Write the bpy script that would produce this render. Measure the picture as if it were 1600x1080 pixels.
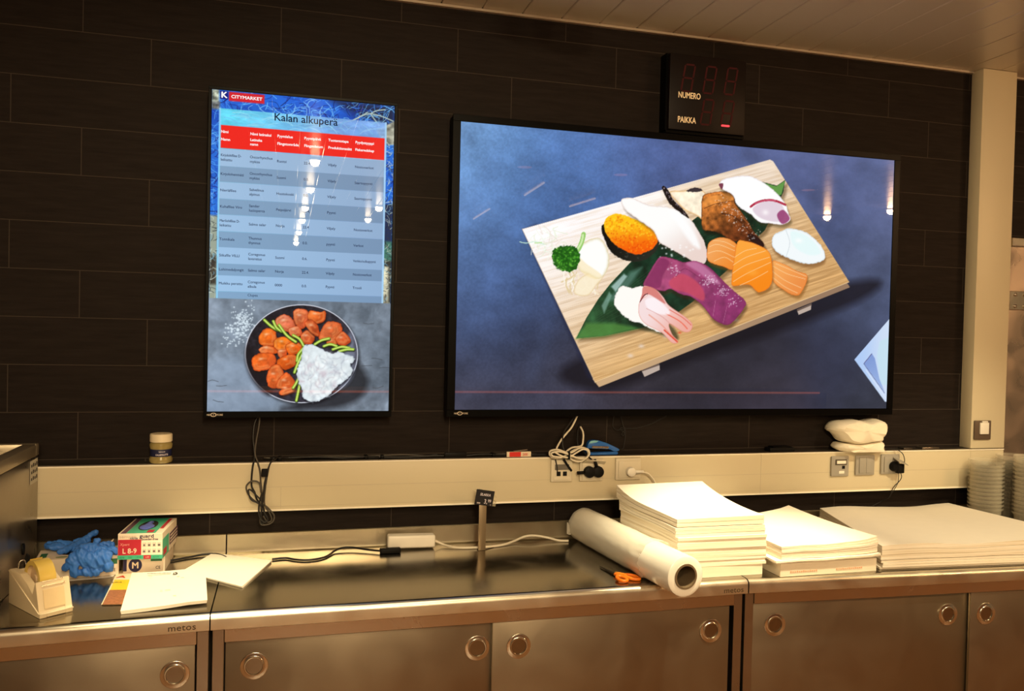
import bpy, bmesh, math, random
import numpy as np
from mathutils import Vector, Matrix, Euler

# ------------------------------------------------------------------ clearing
for o in list(bpy.data.objects):
    bpy.data.objects.remove(o)
S = bpy.context.scene
COL = S.collection
random.seed(7)
rng = np.random.default_rng(7)

# ------------------------------------------------------------------ camera
FPX = 1290.6
CAM = Vector((1.33904, -2.88860, 1.66884))
EUL = Euler((1.550591893, -0.023528031, -0.265012804), 'XYZ')
cd = bpy.data.cameras.new('camera')
cam = bpy.data.objects.new('camera', cd)
COL.objects.link(cam)
cam.location = CAM
cam.rotation_euler = EUL
cd.sensor_fit = 'HORIZONTAL'
cd.sensor_width = 36.0
cd.lens = FPX / 1600 * 36
cd.clip_start = 0.05
S.camera = cam
MR = EUL.to_matrix()

# ------------------------------------------------------------------ world, exposure, lights
S.view_settings.view_transform = 'Standard'
S.view_settings.look = 'None'
S.view_settings.exposure = 0.0
S.view_settings.gamma = 1.0
S.view_settings.use_curve_mapping = False
W = bpy.data.worlds.new('world')
S.world = W
W.use_nodes = True
bg = W.node_tree.nodes['Background']
bg.inputs[0].default_value = (1.0, 0.66, 0.34, 1)
bg.inputs[1].default_value = 0.15

def spot(name, loc, target, power, size, blend, color=(1, .84, .52), radius=.05):
    l = bpy.data.lights.new(name, 'SPOT')
    l.energy = power
    l.color = color
    l.spot_size = math.radians(size)
    l.spot_blend = blend
    l.shadow_soft_size = radius
    o = bpy.data.objects.new(name, l)
    COL.objects.link(o)
    o.location = loc
    o.rotation_euler = (Vector(target) - Vector(loc)).to_track_quat('-Z', 'Y').to_euler()
    return o

def area(name, loc, target, power, sx, sy, color=(1, .74, .4)):
    l = bpy.data.lights.new(name, 'AREA')
    l.energy = power
    l.color = color
    l.shape = 'RECTANGLE'
    l.size = sx
    l.size_y = sy
    o = bpy.data.objects.new(name, l)
    COL.objects.link(o)
    o.location = loc
    o.rotation_euler = (Vector(target) - Vector(loc)).to_track_quat('-Z', 'Y').to_euler()
    return o

SPOTS = [((1.12, -1.05, 2.74), (1.13, -0.44, 0.9), 270, 27),
         ((2.74, -1.10, 2.74), (2.78, -0.54, 1.0), 400, 33),
         ((1.95, -1.35, 2.74), (1.95, -0.46, 0.9), 40, 40),
         ((3.90, -1.75, 2.74), (3.90, -0.40, 0.9), 135, 46)]
for a, b, e, sz in SPOTS:
    spot('key_spot', a, b, e, sz, .8)
# two rows of recessed ceiling lamps down the store aisle behind the camera (their housings are built further down)
LAMPS = [(1.50, -3.14, 1.7), (1.50, -4.34, 1.7), (1.48, -5.50, 1.3), (1.47, -6.50, 1.2), (1.45, -7.70, 1.0), (1.43, -9.10, 1.0),
         (2.155, -5.21, 1.0), (2.136, -6.11, 1.0), (6.20, -4.00, 1.3), (6.45, -3.45, 1.6)]
DIM_LAMPS = [(5.20, -2.86), (3.63, -2.83), (2.91, -2.82)]
for x, y, e in LAMPS:
    spot('aisle_lamp', (x, y, 2.785), (x + .25 * (2.6 - x), y + 1.1, 0.6), 85 * e, 142, .35, (1, .76, .45) if x < 5 else (1, .56, .25), .03)

# ------------------------------------------------------------------ helpers
def lin(c):
    out = []
    for v in c[:3]:
        v = v / 255.0
        out.append(v / 12.92 if v <= .04045 else ((v + .055) / 1.055) ** 2.4)
    return (out[0], out[1], out[2], 1.0)

def nlin(a):
    a = np.clip(a, 0, None) / 255.0
    return np.where(a <= .04045, a / 12.92, ((a + .055) / 1.055) ** 2.4)

def ray(x, y):
    return MR @ Vector(((x - 800) / FPX, -(y - 540) / FPX, -1.0))

def TY(x, y, Y):                      # point of the photograph on the upright plane y = Y
    d = ray(x, y)
    return CAM + d * ((Y - CAM.y) / d.y)

def TZ(x, y, Z):                      # point of the photograph on the level plane z = Z
    d = ray(x, y)
    return CAM + d * ((Z - CAM.z) / d.z)

MATS = {}
def mat(name, color, rough=.5, metal=0.0, nscale=40, namt=.06, bump=0.0, bscale=None, stretch=(1, 1, 1),
        spec=.5, coat=0, emis=None, estr=0, alpha=1, trans=0, rnoise=0.0, sheen=0, lin_in=False, ior=1.45, sss=0):
    if name in MATS:
        return MATS[name]
    m = bpy.data.materials.new(name)
    m.use_nodes = True
    nt = m.node_tree
    b = nt.nodes['Principled BSDF']
    N = nt.nodes.new
    L = nt.links.new
    col = tuple(color) + (1,) if lin_in else lin(color)
    tc = N('ShaderNodeTexCoord')
    mp = N('ShaderNodeMapping')
    mp.inputs['Scale'].default_value = stretch
    L(tc.outputs['Object'], mp.inputs[0])
    no = N('ShaderNodeTexNoise')
    no.inputs['Scale'].default_value = nscale
    no.inputs['Detail'].default_value = 5
    L(mp.outputs[0], no.inputs['Vector'])
    mx = N('ShaderNodeMix')
    mx.data_type = 'RGBA'
    mx.inputs[6].default_value = tuple(max(0, c * (1 - namt)) for c in col[:3]) + (1,)
    mx.inputs[7].default_value = tuple(c * (1 + namt) for c in col[:3]) + (1,)
    L(no.outputs[0], mx.inputs[0])
    L(mx.outputs[2], b.inputs['Base Color'])
    b.inputs['Roughness'].default_value = rough
    b.inputs['Metallic'].default_value = metal
    b.inputs['Specular IOR Level'].default_value = spec
    b.inputs['IOR'].default_value = ior
    b.inputs['Coat Weight'].default_value = coat
    b.inputs['Alpha'].default_value = alpha
    b.inputs['Transmission Weight'].default_value = trans
    b.inputs['Subsurface Weight'].default_value = sss
    if rnoise:
        mr = N('ShaderNodeMapRange')
        mr.inputs[3].default_value = max(.02, rough - rnoise)
        mr.inputs[4].default_value = rough + rnoise
        L(no.outputs[0], mr.inputs[0])
        L(mr.outputs[0], b.inputs['Roughness'])
    if bump:
        n2 = N('ShaderNodeTexNoise')
        n2.inputs['Scale'].default_value = bscale or nscale
        n2.inputs['Detail'].default_value = 4
        L(mp.outputs[0], n2.inputs['Vector'])
        bp = N('ShaderNodeBump')
        bp.inputs['Strength'].default_value = min(1, bump)
        bp.inputs['Distance'].default_value = .002
        L(n2.outputs[0], bp.inputs['Height'])
        L(bp.outputs[0], b.inputs['Normal'])
    if emis:
        b.inputs['Emission Color'].default_value = lin(emis)
        b.inputs['Emission Strength'].default_value = estr
    MATS[name] = m
    return m

def wmat(o):
    m = Matrix.LocRotScale(o.location, o.rotation_euler, o.scale)
    if o.parent:
        m = wmat(o.parent) @ o.matrix_parent_inverse @ m
    return m

def attach(o, parent):
    o.parent = parent
    o.matrix_parent_inverse = wmat(parent).inverted()

def obj(name, bm, m=None, parent=None, smooth=False, angle=None):
    if isinstance(bm, bpy.types.Mesh):
        me = bm
    else:
        me = bpy.data.meshes.new(name)
        bmesh.ops.recalc_face_normals(bm, faces=bm.faces)
        bm.to_mesh(me)
        bm.free()
    o = bpy.data.objects.new(name, me)
    COL.objects.link(o)
    if m:
        me.materials.clear()
        me.materials.append(m)
    if smooth:
        me.polygons.foreach_set('use_smooth', [True] * len(me.polygons))
        if angle:
            me.set_sharp_from_angle(angle=math.radians(angle))
    if parent:
        attach(o, parent)
    return o

def tag(o, label, cat, group=None, kind=None):
    o['label'] = label
    if cat:
        o['category'] = cat
    if group:
        o['group'] = group
    if kind:
        o['kind'] = kind
    return o

def thing(name, label, cat, loc, group=None):
    o = bpy.data.objects.new(name, None)
    COL.objects.link(o)
    o.location = loc
    o.empty_display_size = .05
    return tag(o, label, cat, group)

def box(bm, x0, x1, y0, y1, z0, z1, bev=0, seg=2, M=None):
    r = bmesh.ops.create_cube(bm, size=1)
    vs = r['verts']
    for v in vs:
        v.co = Vector(((x0 + x1) / 2 + v.co.x * (x1 - x0), (y0 + y1) / 2 + v.co.y * (y1 - y0), (z0 + z1) / 2 + v.co.z * (z1 - z0)))
    if bev:
        es = list({e for v in vs for e in v.link_edges})
        rr = bmesh.ops.bevel(bm, geom=es, offset=bev, segments=seg, affect='EDGES', profile=.5)
        vs = list({v for f in rr['faces'] for v in f.verts} | {v for v in vs if v.is_valid})
    if M:
        done = set()
        for v in vs:
            if v not in done:
                v.co = M @ v.co
                done.add(v)
    return vs

def bxo(name, x0, x1, y0, y1, z0, z1, m, parent=None, bev=0, M=None, seg=2):
    bm = bmesh.new()
    box(bm, x0, x1, y0, y1, z0, z1, bev, seg, M)
    return obj(name, bm, m, parent, smooth=bev > 0, angle=35 if bev > 0 else None)

def lathe(bm, prof, n=40, M=None, close=True):
    rings = []
    for r, z in prof:
        ring = []
        for i in range(n):
            a = 2 * math.pi * i / n
            co = Vector((r * math.cos(a), r * math.sin(a), z))
            ring.append(bm.verts.new(M @ co if M else co))
        rings.append(ring)
    for a, b in zip(rings, rings[1:]):
        for i in range(n):
            bm.faces.new((a[i], a[(i + 1) % n], b[(i + 1) % n], b[i]))
    if close:
        for rr in (rings[0], rings[-1]):
            try:
                bm.faces.new(rr)
            except ValueError:
                pass

def prism(bm, pts, M, depth, bev=0):
    """pts in a local plane (a,b), extruded along the local third axis by depth, placed by matrix M"""
    f = [bm.verts.new(M @ Vector((a, b, 0))) for a, b in pts]
    g = [bm.verts.new(M @ Vector((a, b, depth))) for a, b in pts]
    n = len(pts)
    bm.faces.new(f)
    bm.faces.new(g[::-1])
    for i in range(n):
        bm.faces.new((f[i], g[i], g[(i + 1) % n], f[(i + 1) % n]))
    if bev:
        bmesh.ops.bevel(bm, geom=[e for e in bm.edges], offset=bev, segments=2, affect='EDGES', profile=.5)

def crom(pts, n=8, closed=False):
    P = [Vector(p) for p in pts]
    out = []
    N = len(P)
    for i in range(N if closed else N - 1):
        if closed:
            a, b, c, d = P[(i - 1) % N], P[i], P[(i + 1) % N], P[(i + 2) % N]
        else:
            a, b, c, d = P[max(i - 1, 0)], P[i], P[i + 1], P[min(i + 2, N - 1)]
        for k in range(n):
            t = k / n
            out.append(.5 * ((2 * b) + (c - a) * t + (2 * a - 5 * b + 4 * c - d) * t * t + (3 * b - a - 3 * c + d) * t ** 3))
    if not closed:
        out.append(P[-1])
    return out

def tube(bm, pts, r, n=8, smooth=8, closed=False, taper=None):
    P = crom(pts, smooth, closed) if smooth else [Vector(p) for p in pts]
    N = len(P)
    rings = []
    up = Vector((0, 0, 1))
    prev = None
    for i in range(N):
        t = (P[(i + 1) % N] - P[i - 1]) if closed else (P[min(i + 1, N - 1)] - P[max(i - 1, 0)])
        if t.length < 1e-9:
            t = Vector((1, 0, 0))
        t.normalize()
        if prev is None:
            a = t.cross(up)
            if a.length < .1:
                a = t.cross(Vector((1, 0, 0)))
        else:
            a = prev - t * prev.dot(t)
        a.normalize()
        prev = a
        b = t.cross(a)
        rr = r if taper is None else r * taper(i / max(1, N - 1))
        rings.append([bm.verts.new(P[i] + (a * math.cos(2 * math.pi * k / n) + b * math.sin(2 * math.pi * k / n)) * rr) for k in range(n)])
    for i in range(N if closed else N - 1):
        A, B = rings[i], rings[(i + 1) % N]
        for k in range(n):
            bm.faces.new((A[k], A[(k + 1) % n], B[(k + 1) % n], B[k]))
    if not closed:
        bm.faces.new(rings[0])
        bm.faces.new(rings[-1][::-1])

def tubeo(name, pts, r, m, parent=None, n=8, smooth=8, closed=False):
    bm = bmesh.new()
    tube(bm, pts, r, n, smooth, closed)
    return obj(name, bm, m, parent, smooth=True)

def frame(o, u, v):
    """matrix whose x,y axes are u,v (unit) at origin o; z = u x v"""
    u = Vector(u).normalized()
    v = Vector(v)
    w = u.cross(v).normalized()
    v = w.cross(u)
    M = Matrix((u, v, w)).transposed().to_4x4()
    M.translation = Vector(o)
    return M

def add_text(bm, s, size, M, align='LEFT', bold=0, sx=1.0, shear=0, extrude=0, spacing=1.0, valign=None):
    cu = bpy.data.curves.new('t', 'FONT')
    cu.body = s
    cu.size = 1.0
    cu.align_x = align
    if valign:
        cu.align_y = valign
    cu.shear = shear
    cu.extrude = extrude
    cu.resolution_u = 3
    cu.space_character = spacing
    o = bpy.data.objects.new('t', cu)
    me = o.to_mesh()
    T = M @ Matrix.Diagonal((sx * size, size, 1, 1))
    k = .6 * bold
    for kk, (dx, dy) in enumerate([(0, 0)] if not bold else [(-k, 0), (k, 0), (0, -k), (0, k)]):    # heavier strokes from slightly shifted copies
        D = M @ Matrix.Translation((dx, dy, kk * .00006)) @ Matrix.Diagonal((sx * size, size, 1, 1))
        vs = [bm.verts.new(D @ v.co) for v in me.vertices]
        for p in me.polygons:
            try:
                bm.faces.new([vs[i] for i in p.vertices])
            except ValueError:
                pass
    o.to_mesh_clear()
    bpy.data.objects.remove(o)
    bpy.data.curves.remove(cu)

def quad(bm, M, x0, x1, y0, y1, z=0, th=0):
    if th:
        c = [(x0, y0), (x1, y0), (x1, y1), (x0, y1)]
        prism(bm, c, M @ Matrix.Translation((0, 0, z)), th)
    else:
        bm.faces.new([bm.verts.new(M @ Vector(p)) for p in ((x0, y0, z), (x1, y0, z), (x1, y1, z), (x0, y1, z))])

def decal(name, M, x0, x1, y0, y1, m, parent, z=.0004):
    bm = bmesh.new()
    quad(bm, M, x0, x1, y0, y1, 0.0, z)
    return obj(name, bm, m, parent)

# ------------------------------------------------------------------ shared materials
def tile_material():
    m = bpy.data.materials.new('dark_wall_tile')
    m.use_nodes = True
    nt = m.node_tree
    N = nt.nodes.new
    L = nt.links.new
    b = nt.nodes['Principled BSDF']
    def math_(op, a, c=None):
        n = N('ShaderNodeMath')
        n.operation = op
        for k, v in ((0, a), (1, c)):
            if v is None:
                continue
            if isinstance(v, (int, float)):
                n.inputs[k].default_value = v
            else:
                L(v, n.inputs[k])
        return n.outputs[0]
    tc = N('ShaderNodeTexCoord')
    sp = N('ShaderNodeSeparateXYZ')
    L(tc.outputs['Object'], sp.inputs[0])
    zr = math_('DIVIDE', math_('SUBTRACT', sp.outputs[2], 1.2216), .15)
    row = math_('FLOOR', zr)
    fz = math_('FRACT', math_('ADD', zr, 100.0))
    xs = math_('ADD', math_('DIVIDE', math_('SUBTRACT', sp.outputs[0], .7005), .6), math_('MULTIPLY', row, 1 / 3))
    fx = math_('FRACT', math_('ADD', xs, 100.0))
    cx = math_('FLOOR', math_('ADD', xs, 100.0))
    def near(f, w):
        return math_('LESS_THAN', math_('MINIMUM', f, math_('SUBTRACT', 1.0, f)), w)
    g = math_('MAXIMUM', near(fx, .0013 / .6), near(fz, .0012 / .15))
    cid = N('ShaderNodeCombineXYZ')
    L(cx, cid.inputs[0])
    L(row, cid.inputs[2])
    wn = N('ShaderNodeTexWhiteNoise')
    L(cid.outputs[0], wn.inputs['Vector'])
    mp = N('ShaderNodeMapping')
    mp.inputs['Scale'].default_value = (2.2, 1, 22)
    L(tc.outputs['Object'], mp.inputs[0])
    vadd = N('ShaderNodeVectorMath')
    vadd.operation = 'ADD'
    L(mp.outputs[0], vadd.inputs[0])
    L(wn.outputs['Color'], vadd.inputs[1])
    no = N('ShaderNodeTexNoise')
    no.inputs['Scale'].default_value = 3.5
    no.inputs['Detail'].default_value = 8
    no.inputs['Roughness'].default_value = .65
    L(vadd.outputs[0], no.inputs['Vector'])
    cr = N('ShaderNodeValToRGB')
    cr.color_ramp.elements[0].position = .3
    cr.color_ramp.elements[0].color = (.0118, .0086, .0072, 1)
    cr.color_ramp.elements[1].position = .75
    cr.color_ramp.elements[1].color = (.0210, .0157, .0135, 1)
    L(no.outputs[0], cr.inputs[0])
    mx = N('ShaderNodeMix')
    mx.data_type = 'RGBA'
    L(g, mx.inputs[0])
    L(cr.outputs[0], mx.inputs[6])
    mx.inputs[7].default_value = (.052, .041, .033, 1)
    L(mx.outputs[2], b.inputs['Base Color'])
    b.inputs['Roughness'].default_value = .55
    b.inputs['Specular IOR Level'].default_value = .06
    bp = N('ShaderNodeBump')
    bp.inputs['Strength'].default_value = .35
    bp.inputs['Distance'].default_value = .002
    h = math_('SUBTRACT', no.outputs[0], math_('MULTIPLY', g, 1.0))
    L(h, bp.inputs['Height'])
    L(bp.outputs[0], b.inputs['Normal'])
    return m

def steel(name, base, rough, sx=(1, 1, 1), amt=.10, bump=.12, smudge=.08):
    """brushed sheet steel: long fine streaks, slow smudges"""
    m = bpy.data.materials.new(name)
    m.use_nodes = True
    nt = m.node_tree
    N = nt.nodes.new
    L = nt.links.new
    b = nt.nodes['Principled BSDF']
    tc = N('ShaderNodeTexCoord')
    mp = N('ShaderNodeMapping')
    mp.inputs['Scale'].default_value = sx
    L(tc.outputs['Object'], mp.inputs[0])
    n1 = N('ShaderNodeTexNoise')
    n1.inputs['Scale'].default_value = 60
    n1.inputs['Detail'].default_value = 6
    L(mp.outputs[0], n1.inputs['Vector'])
    n2 = N('ShaderNodeTexNoise')
    n2.inputs['Scale'].default_value = 5
    n2.inputs['Detail'].default_value = 6
    n2.inputs['Distortion'].default_value = 1.2
    L(tc.outputs['Object'], n2.inputs['Vector'])
    mx = N('ShaderNodeMix')
    mx.data_type = 'RGBA'
    mx.inputs[6].default_value = tuple(c * (1 - amt) for c in base) + (1,)
    mx.inputs[7].default_value = tuple(c * (1 + amt) for c in base) + (1,)
    L(n2.outputs[0], mx.inputs[0])
    L(mx.outputs[2], b.inputs['Base Color'])
    b.inputs['Metallic'].default_value = 1
    mr = N('ShaderNodeMapRange')
    mr.inputs[1].default_value = .3
    mr.inputs[2].default_value = .7
    mr.inputs[3].default_value = max(.03, rough - smudge)
    mr.inputs[4].default_value = rough + smudge
    L(n2.outputs[0], mr.inputs[0])
    L(mr.outputs[0], b.inputs['Roughness'])
    bp = N('ShaderNodeBump')
    bp.inputs['Strength'].default_value = bump
    bp.inputs['Distance'].default_value = .0008
    L(n1.outputs[0], bp.inputs['Height'])
    L(bp.outputs[0], b.inputs['Normal'])
    MATS[name] = m
    return m

M_TILE = tile_material()
M_TOP = steel('worktop_steel', (.37, .345, .295), .19, (.25, 3, 3), .24, .10, .05)
M_UP = steel('upstand_steel', (.44, .38, .27), .34, (.25, 3, 3), .10, .10, .05)  # golden base stands in for warm reflections on the upstand
M_LIP_LIT = steel('worktop_lip_lit_steel', (.80, .73, .58), .34, (.2, 3, 3), .10, .12, .06)  # brighter copy of the worktop steel, light on the front lip put into its colour
M_NOSE = steel('worktop_edge_steel', (.58, .52, .44), .24, (.2, 3, 3), .08, .14, .06)
M_DOOR = steel('cabinet_door_steel', (.36, .30, .215), .36, (.3, 1, 6), .05, .08, .03)
M_FRAME = steel('cabinet_frame_steel', (.42, .37, .31), .32, (.5, 1, 3), .08, .08, .05)
M_HANDLE = steel('pull_steel', (.74, .70, .60), .20, (1, 1, 1), .05, .05, .03)
M_APPL = steel('appliance_steel', (.45, .40, .33), .33, (.4, .4, 3), .14, .12, .09)
M_BAND = steel('darkened_metal', (.16, .14, .12), .45, (.3, 1, 1), .1, .1, .05)
M_TRUNK = mat('trunking_cream_paint', (208, 196, 166), .42, 0, 6, .02, .05, 60, (.3, 1, 1), spec=.4)
M_TRUNKLINE = mat('trunking_seam', (190, 178, 156), .5)
M_CEIL = mat('ceiling_cream_lacquer', (206, 196, 178), .24, .08, 3, .03, .02, 20, spec=.42)
M_BLACK = mat('black_plastic', (14, 13, 13), .5, 0, 30, .1, spec=.15)
M_BLACKG = mat('black_glossy_plastic', (4, 4, 4), .35, 0, 30, .1, spec=.1)
M_CABLE = mat('black_cable_rubber', (24, 22, 21), .45, 0, 50, .15)
M_GREYC = mat('grey_cable_rubber', (70, 64, 56), .5, 0, 50, .15)
M_WHITEC = mat('white_cable_rubber', (224, 214, 192), .45, 0, 50, .06)
M_WHITEP = mat('white_plastic', (232, 226, 212), .35, 0, 20, .03)
M_GREYP = mat('grey_plastic', (150, 146, 138), .4, 0, 20, .04)
M_PAPER = mat('white_wrapping_paper', (238, 230, 214), .75, 0, 25, .03, .25, 12, spec=.2)
M_PAPERW = mat('paper_ream_wrapper', (226, 214, 190), .6, 0, 18, .05, .3, 20, spec=.3)
M_INK = mat('black_ink', (22, 20, 22), .6)
M_REDINK = mat('faded_red_ink', (212, 158, 124), .7)

# ------------------------------------------------------------------ room
def struct(name, o, label=None):
    o['kind'] = 'structure'
    if label:
        o['label'] = label
    return o

o = bxo('wall_back', -2.6, 7.5, 0, .12, 0, 2.86, M_TILE)
struct('wall_back', o, 'dark brown wood-look tiled back wall')
M_FLOOR = mat('warm_floor_tile', (154, 114, 80), .3, 0, 4, .12, .1, 8)
o = bxo('floor', -2.6, 7.5, -10.5, .12, -.06, 0, M_FLOOR)
struct('floor', o, 'warm brown store floor')

def ceiling():
    bm = bmesh.new()
    x = -2.4 - .151
    x = 1.8365 - .1475 * 28
    while x < 7.4:                                   # each plank with its small v-groove to the next
        x1 = x + .1475
        pts = [(x + .0012, 2.801), (x + .0042, 2.7985), (x1 - .0042, 2.7985), (x1 - .0012, 2.801), (x1 - .0012, 2.83), (x + .0012, 2.83)]
        f = [bm.verts.new((a, -.012, b)) for a, b in pts]
        g = [bm.verts.new((a, -10.4, b)) for a, b in pts]
        bm.faces.new(f)
        bm.faces.new(g[::-1])
        for i in range(6):
            bm.faces.new((f[i], g[i], g[(i + 1) % 6], f[(i + 1) % 6]))
        x = x1
    box(bm, -2.55, 7.45, -10.4, -.012, 2.831, 2.86)  # unseen slab added to stop light leaking through the plank gaps
    o = obj('ceiling', bm, M_CEIL)
    struct('ceiling', o, 'cream lacquered metal plank ceiling')
    b2 = bmesh.new()
    box(b2, -2.5, 4.108, -.016, -.0005, 2.789, 2.7975)
    box(b2, 4.29, 7.4, -.016, -.0005, 2.789, 2.7975)
    t = obj('trim_1', b2, mat('ceiling_edge_trim', (190, 176, 158), .35, .3))
    struct('trim_1', t, 'pale metal edge strip where the ceiling meets the tiles')
ceiling()

# upright aluminium column at the right end of the tiles
bm = bmesh.new()
box(bm, 4.110, 4.284, -.062, -.0005, 1.2125, 2.7975, .002, 2)
o = obj('trim_2', bm, M_TRUNK, smooth=True, angle=35)
struct('trim_2', o, 'upright cream service column beside the tiled wall')

# steel wall panel right of the column
t = bxo('door_1', 4.292, 5.4, -.045, -.0005, .02, 2.098, steel('coldroom_steel', (.60, .50, .42), .30, (1, 1, .3), .14, .1, .1))
struct('door_1', t, 'brushed steel cold-room door behind the column')
bm = bmesh.new()
box(bm, 4.292, 5.4, -.060, -.0455, 2.070, 2.105, .002)
obj('door_frame', bm, M_HANDLE, t)
bm = bmesh.new()
box(bm, 4.298, 4.40, -.052, -.0455, 1.80, 1.88, .002)
hp = obj('hinge_plate', bm, M_HANDLE, t)
bm = bmesh.new()
for zz in (1.815, 1.865):
    for xx in (4.325, 4.375):
        lathe(bm, [(.0075, 0), (.0075, .004), (.004, .006)], 12, frame((xx, -.0523, zz), (1, 0, 0), (0, 0, 1)))
obj('bolt_heads', bm, M_FRAME, hp)

# ------------------------------------------------------------------ cable trunking
TR = thing('cable_trunking', 'long cream horizontal cable trunking across the tiled wall above the counter', 'cable trunking', (2.4, 0, 1.05))
bm = bmesh.new()
box(bm, .50, 4.284, -.060, -.0005, 1.0475, 1.2085, .0015)
obj('trunking_body', bm, M_TRUNK, TR, True, 35)
bm = bmesh.new()
box(bm, .50, 4.108, -.0545, -.003, 1.2085, 1.2112)
obj('ledge_strip', bm, M_BAND, TR)  # darkened colour stands in for shade and the dark wall mirrored in the ledge
bm = bmesh.new()
box(bm, .50, 4.284, -.0625, -.0600, 1.2045, 1.2088)
box(bm, .50, 4.284, -.0622, -.0600, 1.0475, 1.0535)
obj('edge_bead', bm, mat('bright_edge_bead', (248, 240, 220), .35), TR)
bm = bmesh.new()
for z in (1.127,):
    box(bm, .50, 4.284, -.0606, -.0600, z, z + .0012)
box(bm, .50, 4.284, -.0606, -.0600, 1.062, 1.0627)
for x, z0, z1 in ((1.326, 1.05, 1.127), (3.12, 1.05, 1.205), (4.112, 1.05, 1.2)):
    box(bm, x, x + .0012, -.0607, -.0600, z0, z1)
obj('cover_seams', bm, M_TRUNKLINE, TR)

# ------------------------------------------------------------------ counters
M_CUP = steel('pull_cup_steel', (.30, .26, .20), .22, (1, 1, 1), .05, .05, .03)
def put_sub(name, bm, m, rp):
    ring_parent = rp.parent
    return obj(name, bm, m, ring_parent, True, 50)

def counter(name, label, x0, x1, rot, pivot, doors, handles, logo_x, front_y=-.604):
    P = Vector((pivot, -.60, 0))
    class Taper:                 # depth skewed along the unit to match the lens-bowed front edge in the image
        def __matmul__(s, o):
            if isinstance(o, Matrix):
                c = o.translation
                M2 = Matrix.Translation(s @ c - c) @ Matrix.Translation(c) @ Matrix.Rotation(math.radians(rot), 4, 'Z') @ Matrix.Translation(-c)
                return M2 @ o
            return Vector((o[0], o[1] + math.tan(math.radians(rot)) * (o[0] - pivot) * (o[1] / -.6), o[2]))
    T = Taper()
    t = thing(name, label, 'counter', (x0 * .5 + x1 * .5, -.3, 0))
    fy = front_y
    # worktop with rounded front nose
    prof = [(-.016, .8985), (fy + .022, .8992), (fy + .012, .8985), (fy + .005, .8955), (fy + .001, .890), (fy, .883), (fy, .857), (fy + .003, .855), (fy + .018, .855), (fy + .018, .872), (-.016, .872)]
    prof[0] = (-.016, .900)
    prof[1] = (fy + .022, .900)
    bm = bmesh.new()
    a = [bm.verts.new(T @ Vector((x0 + .001, y, z))) for y, z in prof]
    b = [bm.verts.new(T @ Vector((x1 - .001, y, z))) for y, z in prof]
    n = len(prof)
    bm.faces.new(a)
    bm.faces.new(b[::-1])
    for i in range(n):
        bm.faces.new((a[i], b[i], b[(i + 1) % n], a[(i + 1) % n]))
    wt = obj('worktop', bm, M_TOP, t, True, 40)
    wt.data.materials.append(M_LIP_LIT)
    for p_ in wt.data.polygons:
        if p_.center.y < -.55 and abs(p_.normal.x) < .5 and p_.normal.y < -.3:
            p_.material_index = 1
    # upstand with a cove at its foot
    prof = [(-.022, .9003), (-.014, .904), (-.0125, .912), (-.0125, .963), (-.010, .9655), (-.0008, .9655), (-.0008, .9003)]
    bm = bmesh.new()
    T2 = Matrix.Identity(4)
    a = [bm.verts.new(T2 @ Vector((x0 + .0015, y, z))) for y, z in prof]
    b = [bm.verts.new(T2 @ Vector((x1 - .0015, y, z))) for y, z in prof]
    n = len(prof)
    bm.faces.new(a)
    bm.faces.new(b[::-1])
    for i in range(n):
        bm.faces.new((a[i], b[i], b[(i + 1) % n], a[(i + 1) % n]))
    obj('upstand', bm, M_UP, t, True, 40)
    # carcass
    dy = fy + .026
    bm = bmesh.new()
    box(bm, x0 + .004, x0 + .033, dy, -.05, .08, .8545, .001, 1, T)
    box(bm, x1 - .033, x1 - .004, dy, -.05, .08, .8545, .001, 1, T)
    box(bm, x0 + .034, x1 - .034, -.07, -.055, .08, .85, 0, 1, T)
    box(bm, x0 + .034, x1 - .034, dy + .02, -.07, .08, .10, 0, 1, T)
    obj('carcass', bm, M_FRAME, t)
    bm = bmesh.new()
    box(bm, x0 + .034, x1 - .034, dy - .004, dy + .012, .8135, .8545, .0015, 1, T)
    obj('top_rail', bm, M_NOSE, t)
    bm = bmesh.new()
    box(bm, x0 + .034, x1 - .034, dy + .03, dy + .045, .0, .079, .001, 1, T)
    obj('plinth', bm, M_FRAME, t)
    for k, (a0, a1, front) in enumerate(doors):
        yy = dy + (.004 if front else .016)
        bm = bmesh.new()
        box(bm, a0, a1, yy, yy + .010, .105, .8150 if not front else .8130, .0015, 2, T)
        d = obj('door', bm, M_DOOR, t, True, 35)
        for hx in handles[k]:
            bm = bmesh.new()
            hm = T @ frame((hx, yy - .0003, .737), (1, 0, 0), (0, 0, 1))
            lathe(bm, [(.0372, 0), (.0366, .0022), (.034, .0032), (.0275, .0020), (.0262, .0030), (.0250, .0052), (.0232, .0050), (.0222, .0016)], 48, hm, False)
            rpull = obj('round_pull', bm, M_HANDLE, d, True, 50)
            bm = bmesh.new()
            lathe(bm, [(.0219, .0016), (.0195, .0006), (.0140, .0010), (.003, .0011), (.0001, .0011)], 40, hm)
            for q_ in (-.004, 0, .004):
                quad(bm, hm, q_ - .0014, q_ + .0014, -.0176, -.0152, .0014, .0003)
            put_sub('pull_cup', bm, M_CUP, rpull)
    if logo_x:
        bm = bmesh.new()
        lm = T @ frame((logo_x, fy - .0002, .863), (1, 0, 0), (0, 0, 1))
        add_text(bm, 'metos', .0235, lm, 'LEFT', .0004, 1.13, 0, .0002, 1.05)
        obj('maker_lettering', bm, mat('etched_lettering', (74, 58, 38), .5, .3), t)
    return t

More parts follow.
